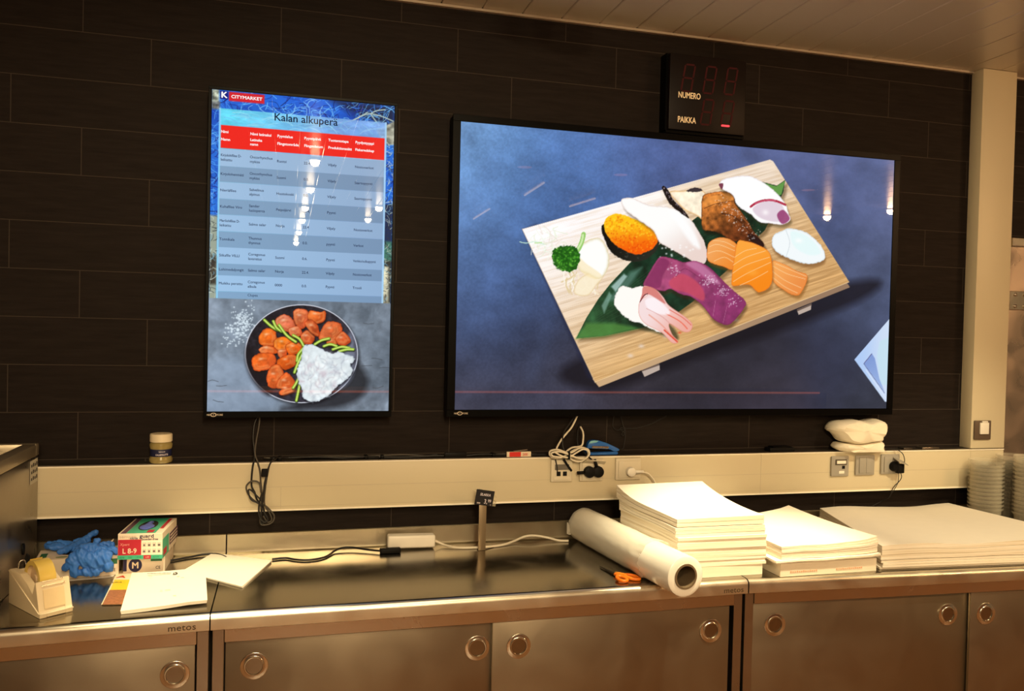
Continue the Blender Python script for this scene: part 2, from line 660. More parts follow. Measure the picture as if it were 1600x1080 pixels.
counter('steel_counter', 'left steel worktop cabinet holding the tape dispenser and glove boxes', .10, 1.1545, 2.6, 1.1545,
        [(.136, .60, False), (.595, 1.117, True)], [[.2], [1.068]], 1.052)
counter('steel_counter', 'long middle steel worktop cabinet with two sliding doors under the plastic roll', 1.1560, 2.7465, 0, 1.9,
        [(1.192, 1.940, False), (1.930, 2.700, True)], [[1.267, 1.888], [2.010, 2.636]], 2.661)
counter('steel_counter', 'right steel worktop cabinet beneath the paper stacks and clear tubs', 2.7485, 4.42, -3.0, 2.7470,
        [(2.783, 3.60, False), (3.590, 4.38, True)], [[2.868, 3.512], [3.650, 4.30]], None)

# ------------------------------------------------------------------ steel appliance at the far left
AP = thing('steel_appliance', 'tall brushed steel appliance with a raised rim standing at the left end of the counter', 'kitchen appliance', (.2, -.3, .9))
bm = bmesh.new()
box(bm, -.25, .606, -.62, -.068, .9012, 1.247, .003)
obj('body', bm, M_APPL, AP, True, 35)
bm = bmesh.new()
for a in ((-.25, .608, -.63, -.60), (-.25, .608, -.098, -.066), (.570, .608, -.60, -.098), (-.25, -.22, -.60, -.098)):
    box(bm, a[0], a[1], a[2], a[3], 1.2475, 1.284, .003)
obj('raised_rim', bm, mat('aluminium_rim', (176, 164, 140), .35, .7), AP, True, 35)
bm = bmesh.new()
box(bm, -.219, .569, -.599, -.099, 1.2475, 1.262)
obj('lid_panel', bm, M_APPL, AP)
bm = bmesh.new()
Ms = frame((.6066, -.150, 1.17), (0, 1, 0), (0, 0, 1))
quad(bm, Ms, 0, .074, .0, .070, 0, .0006)
st = obj('sticker', bm, mat('sticker_paper', (196, 190, 172), .6), AP)
bm = bmesh.new()
for i in range(4):
    for j in range(3):
        quad(bm, Ms, .008 + i * .017, .018 + i * .017, .010 + j * .020, .018 + j * .020 + .003 * (i % 2), .0007, .0003)
obj('sticker_marks', bm, M_INK, st)
bm = bmesh.new()
prism(bm, [(math.cos(a) * .011, math.sin(a) * .017) for a in np.linspace(0, 2 * math.pi, 20, endpoint=False)], frame((.6066, -.215, .995), (0, 1, 0), (0, 0, 1)), .004)
obj('port_cover', bm, M_BLACK, AP, True, 40)

# ================================================================== SCREENS
# pictures are painted by formula into the vertices of the display surface
def vnoise(x, y, seed=0):
    xi = np.floor(x).astype(np.int64)
    yi = np.floor(y).astype(np.int64)
    fx = x - xi
    fy = y - yi
    fx = fx * fx * (3 - 2 * fx)
    fy = fy * fy * (3 - 2 * fy)
    def h(a, b):
        n = (a * 374761393 + b * 668265263 + seed * 362437) & 0x7fffffff
        n = ((n ^ (n >> 13)) * 1274126177) & 0x7fffffff
        return ((n ^ (n >> 16)) & 0xffff) / 65535.0
    return (h(xi, yi) * (1 - fx) + h(xi + 1, yi) * fx) * (1 - fy) + (h(xi, yi + 1) * (1 - fx) + h(xi + 1, yi + 1) * fx) * fy

def fbm(x, y, oct=4, seed=0):
    s = 0
    a = .5
    for i in range(oct):
        s = s + a * vnoise(x * 2 ** i, y * 2 ** i, seed + i)
        a *= .5
    return s / (1 - .5 ** oct)

class Canvas:
    """display surface; points are traced from the photograph and mapped onto the surface, all painting is in surface millimetres"""
    def __init__(s, x0, z0, w, h, Y, nx, nz):
        s.x0, s.z0, s.w, s.h, s.Y, s.nx, s.nz = x0, z0, w, h, Y, nx, nz
        u = np.linspace(0, w * 1000, nx)
        v = np.linspace(0, h * 1000, nz)
        s.U, s.V = np.meshgrid(u, v)
        s.C = np.zeros((nz, nx, 3))
        s.k = 1000 * w / nx
    def L(s, p):
        q = TY(p[0], p[1], s.Y)
        return ((q.x - s.x0) * 1000, (q.z - s.z0) * 1000)
    def LL(s, pts):
        return np.array([s.L(p) for p in pts])
    def win(s, P, pad):
        i0 = max(0, int((P[:, 0].min() - pad) / (s.w * 1000) * (s.nx - 1)))
        i1 = min(s.nx, int((P[:, 0].max() + pad) / (s.w * 1000) * (s.nx - 1)) + 2)
        j0 = max(0, int((P[:, 1].min() - pad) / (s.h * 1000) * (s.nz - 1)))
        j1 = min(s.nz, int((P[:, 1].max() + pad) / (s.h * 1000) * (s.nz - 1)) + 2)
        if i1 <= i0 or j1 <= j0:
            return None
        return (slice(j0, j1), slice(i0, i1))
    def smooth(s, P, n=6):
        return np.array([[q.x, q.y] for q in crom([(a, b, 0) for a, b in P], n, True)])
    def sdf(s, P, U, V):
        d = np.full(U.shape, 1e18)
        ins = np.zeros(U.shape, bool)
        n = len(P)
        for i in range(n):
            ax, ay = P[i]
            bx, by = P[(i + 1) % n]
            ex, ey = bx - ax, by - ay
            L2 = ex * ex + ey * ey + 1e-12
            t = np.clip(((U - ax) * ex + (V - ay) * ey) / L2, 0, 1)
            d = np.minimum(d, (U - ax - t * ex) ** 2 + (V - ay - t * ey) ** 2)
            if ay != by:
                c = ((ay > V) != (by > V)) & (U < (bx - ax) * (V - ay) / (by - ay) + ax)
                ins ^= c
        return np.sqrt(d) * np.where(ins, -1, 1)
    def blend(s, w, a, col):
        s.C[w] = s.C[w] * (1 - a[..., None]) + col * a[..., None]
    def poly(s, pts, col, sm=False, soft=1.4, alpha=1, col2=None, g=None, rough=0, edge=None, nz=0, ns=.05, local=False):
        """filled outline. col2/g: second colour towards direction g (photo points a->b). edge: (colour, width mm) rim shade"""
        P = np.array(pts, float) if local else s.LL(pts)
        if sm:
            P = s.smooth(P)
        w = s.win(P, soft * 3 + rough)
        if w is None:
            return
        U, V = s.U[w], s.V[w]
        d = s.sdf(P, U, V)
        if rough:
            d = d + (fbm(U * .12, V * .12, 3, int(abs(pts[0][0])) % 97) - .5) * 2 * rough
        a = np.clip(.5 - d / soft, 0, 1) * alpha
        c = np.array(col, float)[None, None, :] * np.ones(U.shape + (1,))
        if col2 is not None:
            A, B = s.L(g[0]), s.L(g[1])
            ex, ey = B[0] - A[0], B[1] - A[1]
            t = np.clip(((U - A[0]) * ex + (V - A[1]) * ey) / (ex * ex + ey * ey), 0, 1)
            t = t * t * (3 - 2 * t)
            c = c * (1 - t[..., None]) + np.array(col2, float) * t[..., None]
        if edge:
            e = np.clip(1 + d / edge[1], 0, 1) ** 2
            c = c * (1 - e[..., None]) + np.array(edge[0], float) * e[..., None]
        if nz:
            c = c * (1 + nz * (fbm(U * ns, V * ns, 4, 3) - .5)[..., None] * 2)
        s.blend(w, a, c)
    def stroke(s, pts, width, col, alpha=1, sm=True, local=False, soft=1.2):
        P = np.array(pts, float) if local else s.LL(pts)
        if sm and len(P) > 2:
            P = np.array([[q.x, q.y] for q in crom([(a, b, 0) for a, b in P], 5)])
        w = s.win(P, width + 3)
        if w is None:
            return
        U, V = s.U[w], s.V[w]
        d = np.full(U.shape, 1e18)
        for i in range(len(P) - 1):
            ax, ay = P[i]
            ex, ey = P[i + 1] - P[i]
            L2 = ex * ex + ey * ey + 1e-12
            t = np.clip(((U - ax) * ex + (V - ay) * ey) / L2, 0, 1)
            d = np.minimum(d, (U - ax - t * ex) ** 2 + (V - ay - t * ey) ** 2)
        a = np.clip(.5 - (np.sqrt(d) - width / 2) / soft, 0, 1) * alpha
        s.blend(w, a, np.array(col, float))
    def blob(s, c, rx, ry, col, alpha=1, power=1.0, local=False, rot=0):
        cx, cy = c if local else s.L(c)
        P = np.array([[cx - rx, cy - max(rx, ry)], [cx + rx, cy + max(rx, ry)]])
        w = s.win(P, max(rx, ry) * 1.6)
        if w is None:
            return
        du, dv = s.U[w] - cx, s.V[w] - cy
        if rot:
            du, dv = du * math.cos(rot) + dv * math.sin(rot), -du * math.sin(rot) + dv * math.cos(rot)
        a = np.exp(-((du / rx) ** 2 + (dv / ry) ** 2) * power) * alpha
        s.blend(w, a, np.array(col, float))
    def field(s, pts, sig):
        num = np.zeros(s.C.shape)
        den = np.zeros(s.U.shape)
        for (x, y), col in pts:
            u, v = s.L((x, y))
            wgt = np.exp(-((s.U - u) ** 2 + (s.V - v) ** 2) / (2 * sig * sig)) + 1e-9
            num += wgt[..., None] * np.array(col, float)
            den += wgt
        s.C = num / den[..., None]
    def mesh(s, name, m, parent):
        nx, nz = s.nx, s.nz
        x = s.x0 + s.U.ravel() / 1000
        z = s.z0 + s.V.ravel() / 1000
        co = np.stack([x, np.full(x.shape, s.Y), z], 1).astype(np.float32)
        i = np.arange((nx - 1) * (nz - 1))
        r, c = i // (nx - 1), i % (nx - 1)
        a = r * nx + c
        fa = np.stack([a, a + 1, a + nx + 1, a + nx], 1).astype(np.int32)
        me = bpy.data.meshes.new(name)
        me.vertices.add(nx * nz)
        me.vertices.foreach_set('co', co.ravel())
        me.loops.add(fa.size)
        me.loops.foreach_set('vertex_index', fa.ravel())
        me.polygons.add(len(fa))
        me.polygons.foreach_set('loop_start', np.arange(0, fa.size, 4, dtype=np.int32))
        me.polygons.foreach_set('loop_total', np.full(len(fa), 4, dtype=np.int32))
        me.update()
        at = me.color_attributes.new('picture', 'FLOAT_COLOR', 'POINT')
        colr = np.ones((nx * nz, 4), np.float32)
        colr[:, :3] = nlin(s.C).reshape(-1, 3)
        at.data.foreach_set('color', colr.ravel())
        o = bpy.data.objects.new(name, me)
        COL.objects.link(o)
        me.materials.append(m)
        attach(o, parent)
        return o

def screen_material(name, strength=1.0):
    m = bpy.data.materials.new(name)
    m.use_nodes = True
    nt = m.node_tree
    b = nt.nodes['Principled BSDF']
    at = nt.nodes.new('ShaderNodeAttribute')
    at.attribute_name = 'picture'
    b.inputs['Base Color'].default_value = (.002, .002, .002, 1)
    b.inputs['Roughness'].default_value = .008
    b.inputs['Specular IOR Level'].default_value = .42
    nt.links.new(at.outputs['Color'], b.inputs['Emission Color'])
    b.inputs['Emission Strength'].default_value = strength
    return m
M_SCREEN = screen_material('lit_display_glass', 1.0)
SY = -.08

def glow(name, c, e=1.0):
    return mat(name, (2, 2, 2), .008, 0, 20, .1, emis=c, estr=e, spec=.42)

# ---------------------------------------------------------------- large landscape screen: sushi board
TVL = thing('wall_television', 'large wide wall-mounted television showing sushi on a wooden board', 'television', (2.786, 0, 1.34))
bx = (1.9022, 3.6706, 1.3838, 2.3785)     # picture area
bxo('casing', bx[0] - .027, bx[1] + .027, -.074, -.020, bx[2] - .024, bx[3] + .023, M_BLACK, TVL, .004)
bm = bmesh.new()
for a in ((bx[0] - .028, bx[1] + .028, bx[3] + .001, bx[3] + .024), (bx[0] - .028, bx[1] + .028, bx[2] - .025, bx[2] - .001),
          (bx[0] - .028, bx[0] - .001, bx[2] - .0009, bx[3] + .0009), (bx[1] + .001, bx[1] + .028, bx[2] - .0009, bx[3] + .0009)):
    box(bm, a[0], a[1], -.083, -.0743, a[2], a[3], .0008, 1)
obj('bezel', bm, M_BLACKG, TVL)
bm = bmesh.new()
box(bm, 2.3, 3.3, -.0195, -.0008, 1.6, 2.1, .002)
obj('wall_bracket', bm, M_FRAME, TVL)

def maker_mark(x, z, parent):
    bm = bmesh.new()
    n = 20
    for k in range(n):
        a0, a1 = 2 * math.pi * k / n, 2 * math.pi * (k + 1) / n
        P = [(x + math.cos(a) * r * 1.45, -.0834, z + math.sin(a) * r) for a, r in ((a0, .0066), (a1, .0066), (a1, .0046), (a0, .0046))]
        bm.faces.new([bm.verts.new(p) for p in P])
    F = frame((x, -.0834, z), (1, 0, 0), (0, 0, 1))
    add_text(bm, 'NE', .0080, F @ Matrix.Translation((-.0105, -.0028, 0)), 'RIGHT', .0002, .95)
    add_text(bm, 'V', .0060, F @ Matrix.Translation((0, -.0022, 0)), 'CENTER', .0002)
    add_text(bm, 'FORE', .0080, F @ Matrix.Translation((.0105, -.0028, 0)), 'LEFT', .0002, .95)
    return obj('maker_lettering', bm, mat('silver_print', (214, 200, 180), .4, .2), parent)
maker_mark(1.920, bx[2] - .0125, TVL)

c = Canvas(bx[0], bx[2], bx[1] - bx[0], bx[3] - bx[2], SY, 740, 416)
c.field([((722, 195), (118, 166, 240)), ((740, 240), (100, 148, 226)), ((720, 320), (100, 145, 222)), ((715, 400), (84, 122, 200)), ((712, 480), (72, 96, 158)),
         ((712, 560), (56, 64, 104)), ((712, 630), (66, 64, 84)), ((800, 220), (88, 136, 218)), ((800, 300), (74, 118, 200)), ((790, 400), (62, 92, 160)),
         ((800, 480), (54, 74, 130)), ((850, 560), (50, 54, 84)), ((870, 630), (66, 66, 92)), ((900, 230), (78, 118, 200)), ((880, 300), (62, 96, 172)),
         ((1000, 225), (74, 98, 172)), ((1100, 240), (72, 88, 156)), ((1180, 235), (80, 94, 158)), ((1260, 250), (84, 96, 160)), ((1300, 330), (74, 88, 146)),
         ((1390, 260), (90, 104, 168)), ((1385, 340), (88, 100, 158)), ((1385, 430), (78, 90, 138)), ((1340, 480), (62, 72, 112)), ((1300, 560), (46, 50, 80)),
         ((1180, 560), (40, 40, 58)), ((1080, 600), (44, 42, 58)), ((960, 625), (56, 52, 70)), ((1200, 630), (62, 56, 76)), ((1370, 630), (50, 54, 76))], 120)
g1 = fbm(c.U * .010 + c.V * .006, c.V * .014 - c.U * .004, 5, 11)
g2 = fbm(c.U * .16, c.V * .16, 3, 21)
c.C *= (1 + .34 * (g1 - .5) + .16 * (g2 - .5) * np.clip(1.4 - c.U / 1200, .3, 1))[..., None]
gy = c.C.mean(-1, keepdims=True)
c.C = (c.C * .86 + gy * .14) * np.array([1.0, 1.0, .93])
for (a, b, wd, al) in [((735, 330), (775, 250), 60, .10), ((840, 260), (800, 350), 40, .08), ((770, 430), (730, 520), 50, .10), ((870, 470), (830, 590), 34, .08)]:
    c.stroke([a, b], wd, (110, 150, 225), al, soft=60)
# shadow of the board on the slate
c.poly([(905, 560), (938, 612), (1080, 566), (1345, 470), (1330, 440)], (18, 16, 24), True, 40, .75)
c.poly([(816, 358), (838, 350), (935, 600), (918, 590)], (30, 34, 60), False, 12, .5)
# board feet, edge, top
for f in ([(1002, 578), (1030, 568), (1031, 578), (1007, 589)], [(1245, 484), (1268, 474), (1267, 484), (1248, 492)]):
    c.poly(f, (190, 172, 160), soft=1.6)
    c.poly([f[0], f[1], (f[1][0], f[1][1] + 3), (f[0][0], f[0][1] + 3)], (70, 52, 44), soft=2, alpha=.7)
c.poly([(926, 592), (1322, 440), (1328, 449), (936, 605)], (206, 170, 128), col2=(150, 120, 96), g=((930, 600), (1320, 445)))
c.poly([(816, 358), (1203, 249.5), (1208, 252), (1327, 441), (930, 598)], (255, 250, 250), col2=(214, 170, 112), g=((870, 340), (1010, 580)))
keep = c.C.copy()
c.poly([(1040, 296), (1203, 249.5), (1327, 441), (1120, 522)], (224, 196, 160), soft=60, alpha=.75, col2=(206, 160, 104), g=((1180, 270), (1240, 470)))
c.poly([(1120, 270), (1203, 249.5), (1240, 310), (1150, 300)], (240, 226, 214), soft=50, alpha=.6)
# wood grain along the board
Pb = c.LL([(816, 358), (1203, 249.5), (1327, 441), (930, 598)])
wd = c.win(Pb, 4)
U, V = c.U[wd], c.V[wd]
db = c.sdf(Pb, U, V)
e = Pb[1] - Pb[0]
e = e / np.hypot(*e)
s_ = U * e[0] + V * e[1]
t_ = -U * e[1] + V * e[0]
gr = fbm(s_ * .006, t_ * .16, 4, 5) - .5 + .5 * (fbm(s_ * .02, t_ * .6, 3, 6) - .5)
msk = np.clip(.5 - db / 2, 0, 1)
full = np.zeros(c.U.shape)
full[wd] = msk
c.C = keep * (1 - full[..., None]) + c.C * full[..., None]
light = np.clip((c.C[wd].mean(-1) - 150) / 100, 0, 1)
amp = (.34 - .22 * light)
c.C[wd] *= (1 + msk * amp * gr)[..., None] * np.where(gr[..., None] < -.05, np.array([1, .975, .94]) ** (msk[..., None] * 1.0), 1)
c.stroke([(816, 358), (930, 598)], 2.2, (235, 205, 165), .7, False)
c.stroke([(930, 597), (1326, 441)], 2.0, (238, 212, 170), .8, False)
for p in ((985, 556), (1002, 541), (1040, 525), (1150, 500)):
    c.blob(p, 11, 7, (232, 216, 206), .7)
# bamboo leaf
leaf = [(900, 529), (916, 497), (935, 467), (954, 443), (985, 410), (1040, 376), (1100, 331), (1150, 304), (1190, 284), (1214, 290), (1227, 281),
        (1224, 300), (1214, 322), (1195, 360), (1180, 374), (1160, 400), (1139, 420), (1113, 443), (1082, 472), (1043, 500), (1010, 511), (978, 518), (944, 525)]
c.poly([(p[0] + 4, p[1] + 5) for p in leaf], (70, 48, 20), soft=14, alpha=.5)
c.poly(leaf, (46, 88, 52), soft=1.6, col2=(22, 50, 34), g=((905, 525), (1010, 420)), nz=.5, ns=.03)
c.poly([(900, 529), (916, 505), (960, 505), (1000, 513), (944, 526)], (84, 140, 62), soft=14, alpha=.75)
c.poly([(950, 470), (985, 425), (1003, 418), (968, 470)], (96, 138, 122), soft=16, alpha=.7)
c.poly([(955, 448), (975, 428), (980, 432), (962, 456)], (190, 220, 216), soft=7, alpha=.75)
c.poly([(940, 478), (952, 456), (956, 462), (944, 490)], (150, 190, 176), soft=7, alpha=.6)
c.poly([(1190, 285), (1213, 291), (1227, 282), (1221, 304), (1212, 308)], (104, 158, 76), soft=3, alpha=.95)
for k in range(9):
    t = k / 9
    c.stroke([(903 + 2 * k, 527 - k * 4), (960 + k * 12, 505 - k * 14), (1040 + k * 12, 470 - k * 15)], 1.2, (90, 130, 84), .28)
# daikon threads at the left end
r2 = random.Random(3)
for k in range(34):
    x, y = r2.uniform(836, 880), r2.uniform(352, 384)
    c.stroke([(x, y), (x + r2.uniform(-14, 14), y + r2.uniform(4, 16)), (x + r2.uniform(-20, 20), y + r2.uniform(10, 26))], r2.uniform(2, 4), r2.choice([(255, 255, 255), (244, 250, 236), (226, 238, 210), (236, 226, 214)]), .8)
c.stroke([(812, 378), (822, 380), (836, 378), (850, 382)], 3, (200, 236, 214), .9)
c.stroke([(836, 380), (846, 379)], 5, (190, 226, 150), .7)
for k in range(26):
    x, y = r2.uniform(880, 935), r2.uniform(424, 448)
    c.stroke([(x, y - 12), (x + r2.uniform(-8, 12), y), (x + r2.uniform(-10, 14), y + r2.uniform(6, 16))], r2.uniform(3, 6), r2.choice([(250, 236, 206), (240, 220, 180), (226, 204, 156), (255, 250, 236)]), .85)
c.poly([(905, 436), (930, 424), (944, 430), (932, 446), (918, 462), (897, 458)], (252, 238, 208), True, 2, .9, edge=((226, 198, 150), 8))
c.poly([(901, 392), (914, 378), (934, 372), (946, 382), (952, 404), (948, 424), (936, 436), (918, 428), (904, 420)], (255, 255, 252), True, 2, edge=((222, 206, 160), 14), rough=2)
c.poly([(904, 402), (916, 412), (940, 430), (928, 436), (908, 424)], (250, 228, 176), True, 5, .6)
# parsley
c.stroke([(890, 400), (902, 392), (909, 378), (912, 366)], 17, (150, 204, 104), .95)
c.stroke([(898, 396), (908, 380), (911, 367)], 7, (214, 240, 180), .9)
c.poly([(864, 392), (874, 386), (888, 384), (900, 388), (906, 400), (903, 414), (896, 424), (882, 424), (868, 416), (862, 404)], (30, 92, 22), True, 2, rough=7)
for k in range(210):
    a, r = r2.uniform(0, 6.28), 21 * math.sqrt(r2.random())
    p = (884 + math.cos(a) * r, 404 + math.sin(a) * r * .95)
    c.blob(p, r2.uniform(2, 4.5), r2.uniform(2, 4), r2.choice([(72, 160, 40), (110, 196, 60), (18, 70, 16), (48, 122, 30), (24, 84, 20)]), .85)
# gunkan with orange roe
c.poly([(943, 350), (948, 382), (962, 400), (986, 409), (1010, 405), (1027, 388), (1029, 366), (1000, 350)], (16, 16, 15), True, 2, rough=2, col2=(40, 42, 34), g=((950, 360), (1020, 400)))
for k in range(24):
    p = (r2.uniform(952, 1020), r2.uniform(386, 404))
    c.blob(p, 3, 1.6, (96, 96, 88), .5)
roe = [(944, 350), (950, 338), (966, 334), (989, 341), (1010, 352), (1025, 364), (1027, 380), (1012, 393), (992, 397), (966, 386), (949, 368)]
c.poly(roe, (255, 200, 28), True, 2, rough=3, col2=(246, 96, 8), g=((980, 345), (985, 394)))
for k in range(560):
    x, y = r2.uniform(944, 1027), r2.uniform(334, 396)
    P = c.LL(roe)
    u, v = c.L((x, y))
    if c.sdf(P, np.array([[u]]), np.array([[v]]))[0, 0] < -3:
        low = (y - 336 - (x - 950) * .22) / 45
        c.blob((x, y), r2.uniform(1.8, 3.6), r2.uniform(1.8, 3.4), r2.choice([(255, 226, 60), (255, 186, 20), (240, 120, 10), (252, 150, 16)] if low < .55 else [(250, 110, 10), (222, 66, 6), (255, 168, 30), (236, 86, 8)]), .8)
# big white nigiri
wh = [(971, 312), (989, 310), (1013, 320), (1040, 323), (1056, 327), (1074, 338), (1089, 357), (1101, 380), (1105, 398), (1101, 411), (1088, 411), (1066, 399), (1046, 388), (1030, 378), (1020, 360), (994, 341), (977, 328)]
c.poly([(p[0] + 3, p[1] + 5) for p in wh], (60, 44, 30), True, 12, .5)
c.poly(wh, (255, 254, 252), True, 2, rough=2, col2=(236, 214, 206), g=((1040, 345), (1078, 408)), edge=((226, 206, 198), 7))
c.poly([(1046, 330), (1064, 338), (1084, 362), (1094, 388), (1080, 380), (1060, 352)], (255, 255, 255), True, 14, .9)
for k in range(16):
    c.blob((r2.uniform(1030, 1090), 384 + r2.uniform(-4, 6) + k * .9), 4, 3, (255, 255, 255), .8)
# eel nigiri
c.poly([(1046, 300), (1066, 298), (1090, 296), (1104, 306), (1104, 346), (1090, 338), (1070, 328), (1056, 314)], (255, 240, 214), True, 2, edge=((214, 160, 92), 9), nz=.15)
c.poly([(1034, 292), (1040, 292), (1046, 300), (1052, 312), (1070, 330), (1076, 341), (1062, 332), (1046, 318), (1038, 303)], (30, 22, 22), True, 1.5, rough=2)
for k in range(26):
    t = r2.random()
    c.blob((1037 + t * 34, 296 + t * 38 + r2.uniform(-3, 3)), 2.2, 1.6, (200, 180, 190), .7)
c.poly([(1072, 299), (1086, 293), (1098, 297), (1090, 300)], (60, 50, 54), True, 1.5, rough=2)
eel = [(1098, 307), (1112, 301), (1128, 299), (1141, 301), (1147, 309), (1150, 320), (1165, 340), (1178, 362), (1193, 380), (1191, 387), (1175, 382), (1160, 375), (1146, 377), (1127, 366), (1112, 361), (1098, 358), (1096, 335)]
c.poly([(p[0] + 3, p[1] + 6) for p in eel], (24, 22, 12), True, 12, .6)
c.poly(eel, (196, 116, 50), True, 2, rough=1.5, col2=(98, 48, 22), g=((1118, 306), (1160, 372)), nz=.55, ns=.06, edge=((84, 44, 22), 6))
c.poly([(1100, 312), (1120, 304), (1140, 304), (1146, 312), (1128, 316), (1104, 324)], (222, 142, 66), True, 7, .8, nz=.3)
c.stroke([(1100, 326), (1120, 318), (1146, 314)], 3, (112, 58, 24), .8)
c.stroke([(1128, 334), (1146, 338), (1166, 356), (1180, 374)], 4, (56, 26, 16), .75)
c.stroke([(1132, 330), (1150, 332), (1170, 350)], 5, (176, 98, 46), .7)
c.poly([(1168, 366), (1180, 368), (1193, 380), (1190, 387), (1176, 380)], (38, 22, 22), True, 4, .9)
for k in range(150):
    t, q = r2.random(), r2.uniform(-1, 1)
    c.blob((1118 + t * 66 + q * 8, 308 + t * 66 - q * 8), r2.uniform(1.2, 3), r2.uniform(1, 2.2), r2.choice([(255, 240, 230), (240, 190, 150), (255, 255, 255), (90, 44, 24), (70, 34, 20)]), .75)
# snapper nigiri, top right
sn = [(1124, 291), (1129, 281), (1148, 276), (1170, 275), (1189, 283), (1205, 294), (1219, 308), (1228, 320), (1232, 334), (1235, 344), (1223, 351), (1204, 349), (1187, 347), (1172, 334), (1153, 322), (1145, 305), (1131, 297)]
c.poly([(p[0] + 2, p[1] + 5) for p in sn], (60, 50, 26), True, 12, .5)
c.poly(sn, (255, 255, 255), True, 2, rough=2, edge=((226, 214, 220), 6))
c.poly([(1176, 326), (1190, 316), (1206, 313), (1220, 318), (1226, 332), (1220, 346), (1200, 345), (1184, 338)], (222, 202, 216), True, 6, .85)
c.blob((1196, 332), 14, 10, (255, 250, 252), .8)
c.stroke([(1173, 323), (1182, 317), (1196, 313), (1212, 314), (1227, 320)], 9, (176, 38, 66), .95)
c.stroke([(1180, 318), (1196, 313.5), (1212, 314)], 3, (226, 120, 150), .7)
c.poly([(1214, 336), (1224, 328), (1234, 342), (1222, 350)], (150, 62, 112), True, 4, .9)
c.poly([(1123, 288), (1130, 287), (1128, 296)], (110, 40, 60), True, 2, .9)
# small squid nigiri
sq = [(1206, 381), (1209, 368), (1220, 362), (1233, 357), (1257, 362), (1276, 376), (1288, 393), (1287, 406), (1271, 412), (1252, 411), (1230, 403), (1213, 393)]
c.poly([(p[0] + 1, p[1] + 6) for p in sq], (110, 70, 34), True, 12, .55)
c.poly(sq, (244, 250, 252), True, 2, rough=2.5, edge=((206, 216, 222), 7))
c.stroke([(1228, 360), (1234, 380), (1228, 402)], 3, (206, 216, 220), .8)
c.poly([(1236, 362), (1256, 366), (1274, 380), (1282, 396), (1262, 398), (1240, 384)], (228, 250, 250), True, 8, .8)
c.blob((1248, 376), 16, 9, (255, 255, 255), .8)
# salmon, three folds
def salmon(P, ga, gb, c1, c2, strands):
    c.poly([(p[0] + 2, p[1] + 5) for p in P], (120, 70, 20), True, 10, .5)
    c.poly(P, c1, True, 2, rough=1.2, col2=c2, g=(ga, gb), edge=((226, 110, 34), 5))
    for st in strands:
        c.stroke(st, 2.2, (255, 216, 160), .8)
salmon([(1105, 389), (1110, 377), (1127, 371), (1144, 376), (1152, 388), (1146, 420), (1131, 417), (1107, 408)], (1110, 380), (1146, 418), (244, 168, 96), (240, 140, 50),
       [[(1108, 386), (1122, 382), (1148, 392)], [(1106, 396), (1124, 392), (1147, 402)], [(1114, 376), (1132, 378), (1148, 386)], [(1116, 408), (1132, 402), (1146, 410)]])
salmon([(1206, 409), (1223, 412), (1246, 424), (1261, 430), (1257, 448), (1245, 462), (1221, 451), (1206, 435)], (1210, 412), (1250, 458), (248, 170, 92), (236, 142, 70),
       [[(1208, 416), (1230, 428), (1258, 436)], [(1207, 424), (1226, 438), (1252, 450)], [(1212, 412), (1236, 422), (1260, 432)], [(1208, 434), (1226, 448), (1246, 458)]])
salmon([(1153, 377), (1166, 377), (1180, 381), (1200, 392), (1206, 410), (1205, 444), (1186, 457), (1170, 445), (1146, 447), (1143, 437), (1147, 404)], (1160, 385), (1180, 450), (252, 166, 62), (248, 138, 26),
       [[(1148, 402), (1164, 392), (1182, 388)], [(1146, 414), (1166, 402), (1196, 392)], [(1145, 427), (1166, 414), (1202, 402)], [(1146, 440), (1166, 428), (1204, 410)], [(1156, 446), (1178, 436), (1200, 424)]])
c.blob((1176, 426), 22, 12, (255, 176, 70), .5)
# tuna
tu = [(1031, 402), (1050, 404), (1069, 410), (1087, 408), (1110, 419), (1132, 441), (1147, 455), (1165, 471), (1161, 484), (1147, 501), (1135, 508), (1115, 499), (1098, 478), (1080, 464), (1065, 460), (1048, 452), (1036, 455), (1018, 450), (1005, 446), (1015, 425)]
c.poly([(p[0] + 2, p[1] + 6) for p in tu], (60, 40, 24), True, 12, .55)
c.poly(tu, (170, 76, 118), True, 2, rough=1.4, col2=(140, 52, 104), g=((1030, 405), (1140, 500)), edge=((120, 40, 82), 6), nz=.18, ns=.04)
c.poly([(1031, 404), (1046, 410), (1036, 430), (1030, 450), (1008, 445), (1018, 424)], (132, 46, 92), True, 6, .8)
c.poly([(1046, 440), (1064, 428), (1086, 438), (1100, 456), (1098, 470), (1074, 458), (1052, 452)], (206, 76, 96), True, 8, .75)
c.poly([(1072, 412), (1090, 410), (1112, 426), (1126, 444), (1110, 440), (1092, 426)], (200, 128, 168), True, 9, .75)
c.stroke([(1056, 432), (1070, 420), (1090, 432), (1110, 446)], 2, (110, 36, 74), .8)
c.stroke([(1118, 470), (1114, 494)], 2, (198, 120, 160), .7)
c.stroke([(1136, 478), (1130, 504)], 2, (198, 120, 160), .6)
for (px, py, n_) in ((1108, 440, 60), (1130, 456, 50), (1054, 420, 30), (1146, 470, 24)):
    for k in range(n_):
        c.blob((px + r2.gauss(0, 6), py + r2.gauss(0, 4.5)), r2.uniform(1.2, 3), r2.uniform(1, 2.4), (255, 236, 250), .7)
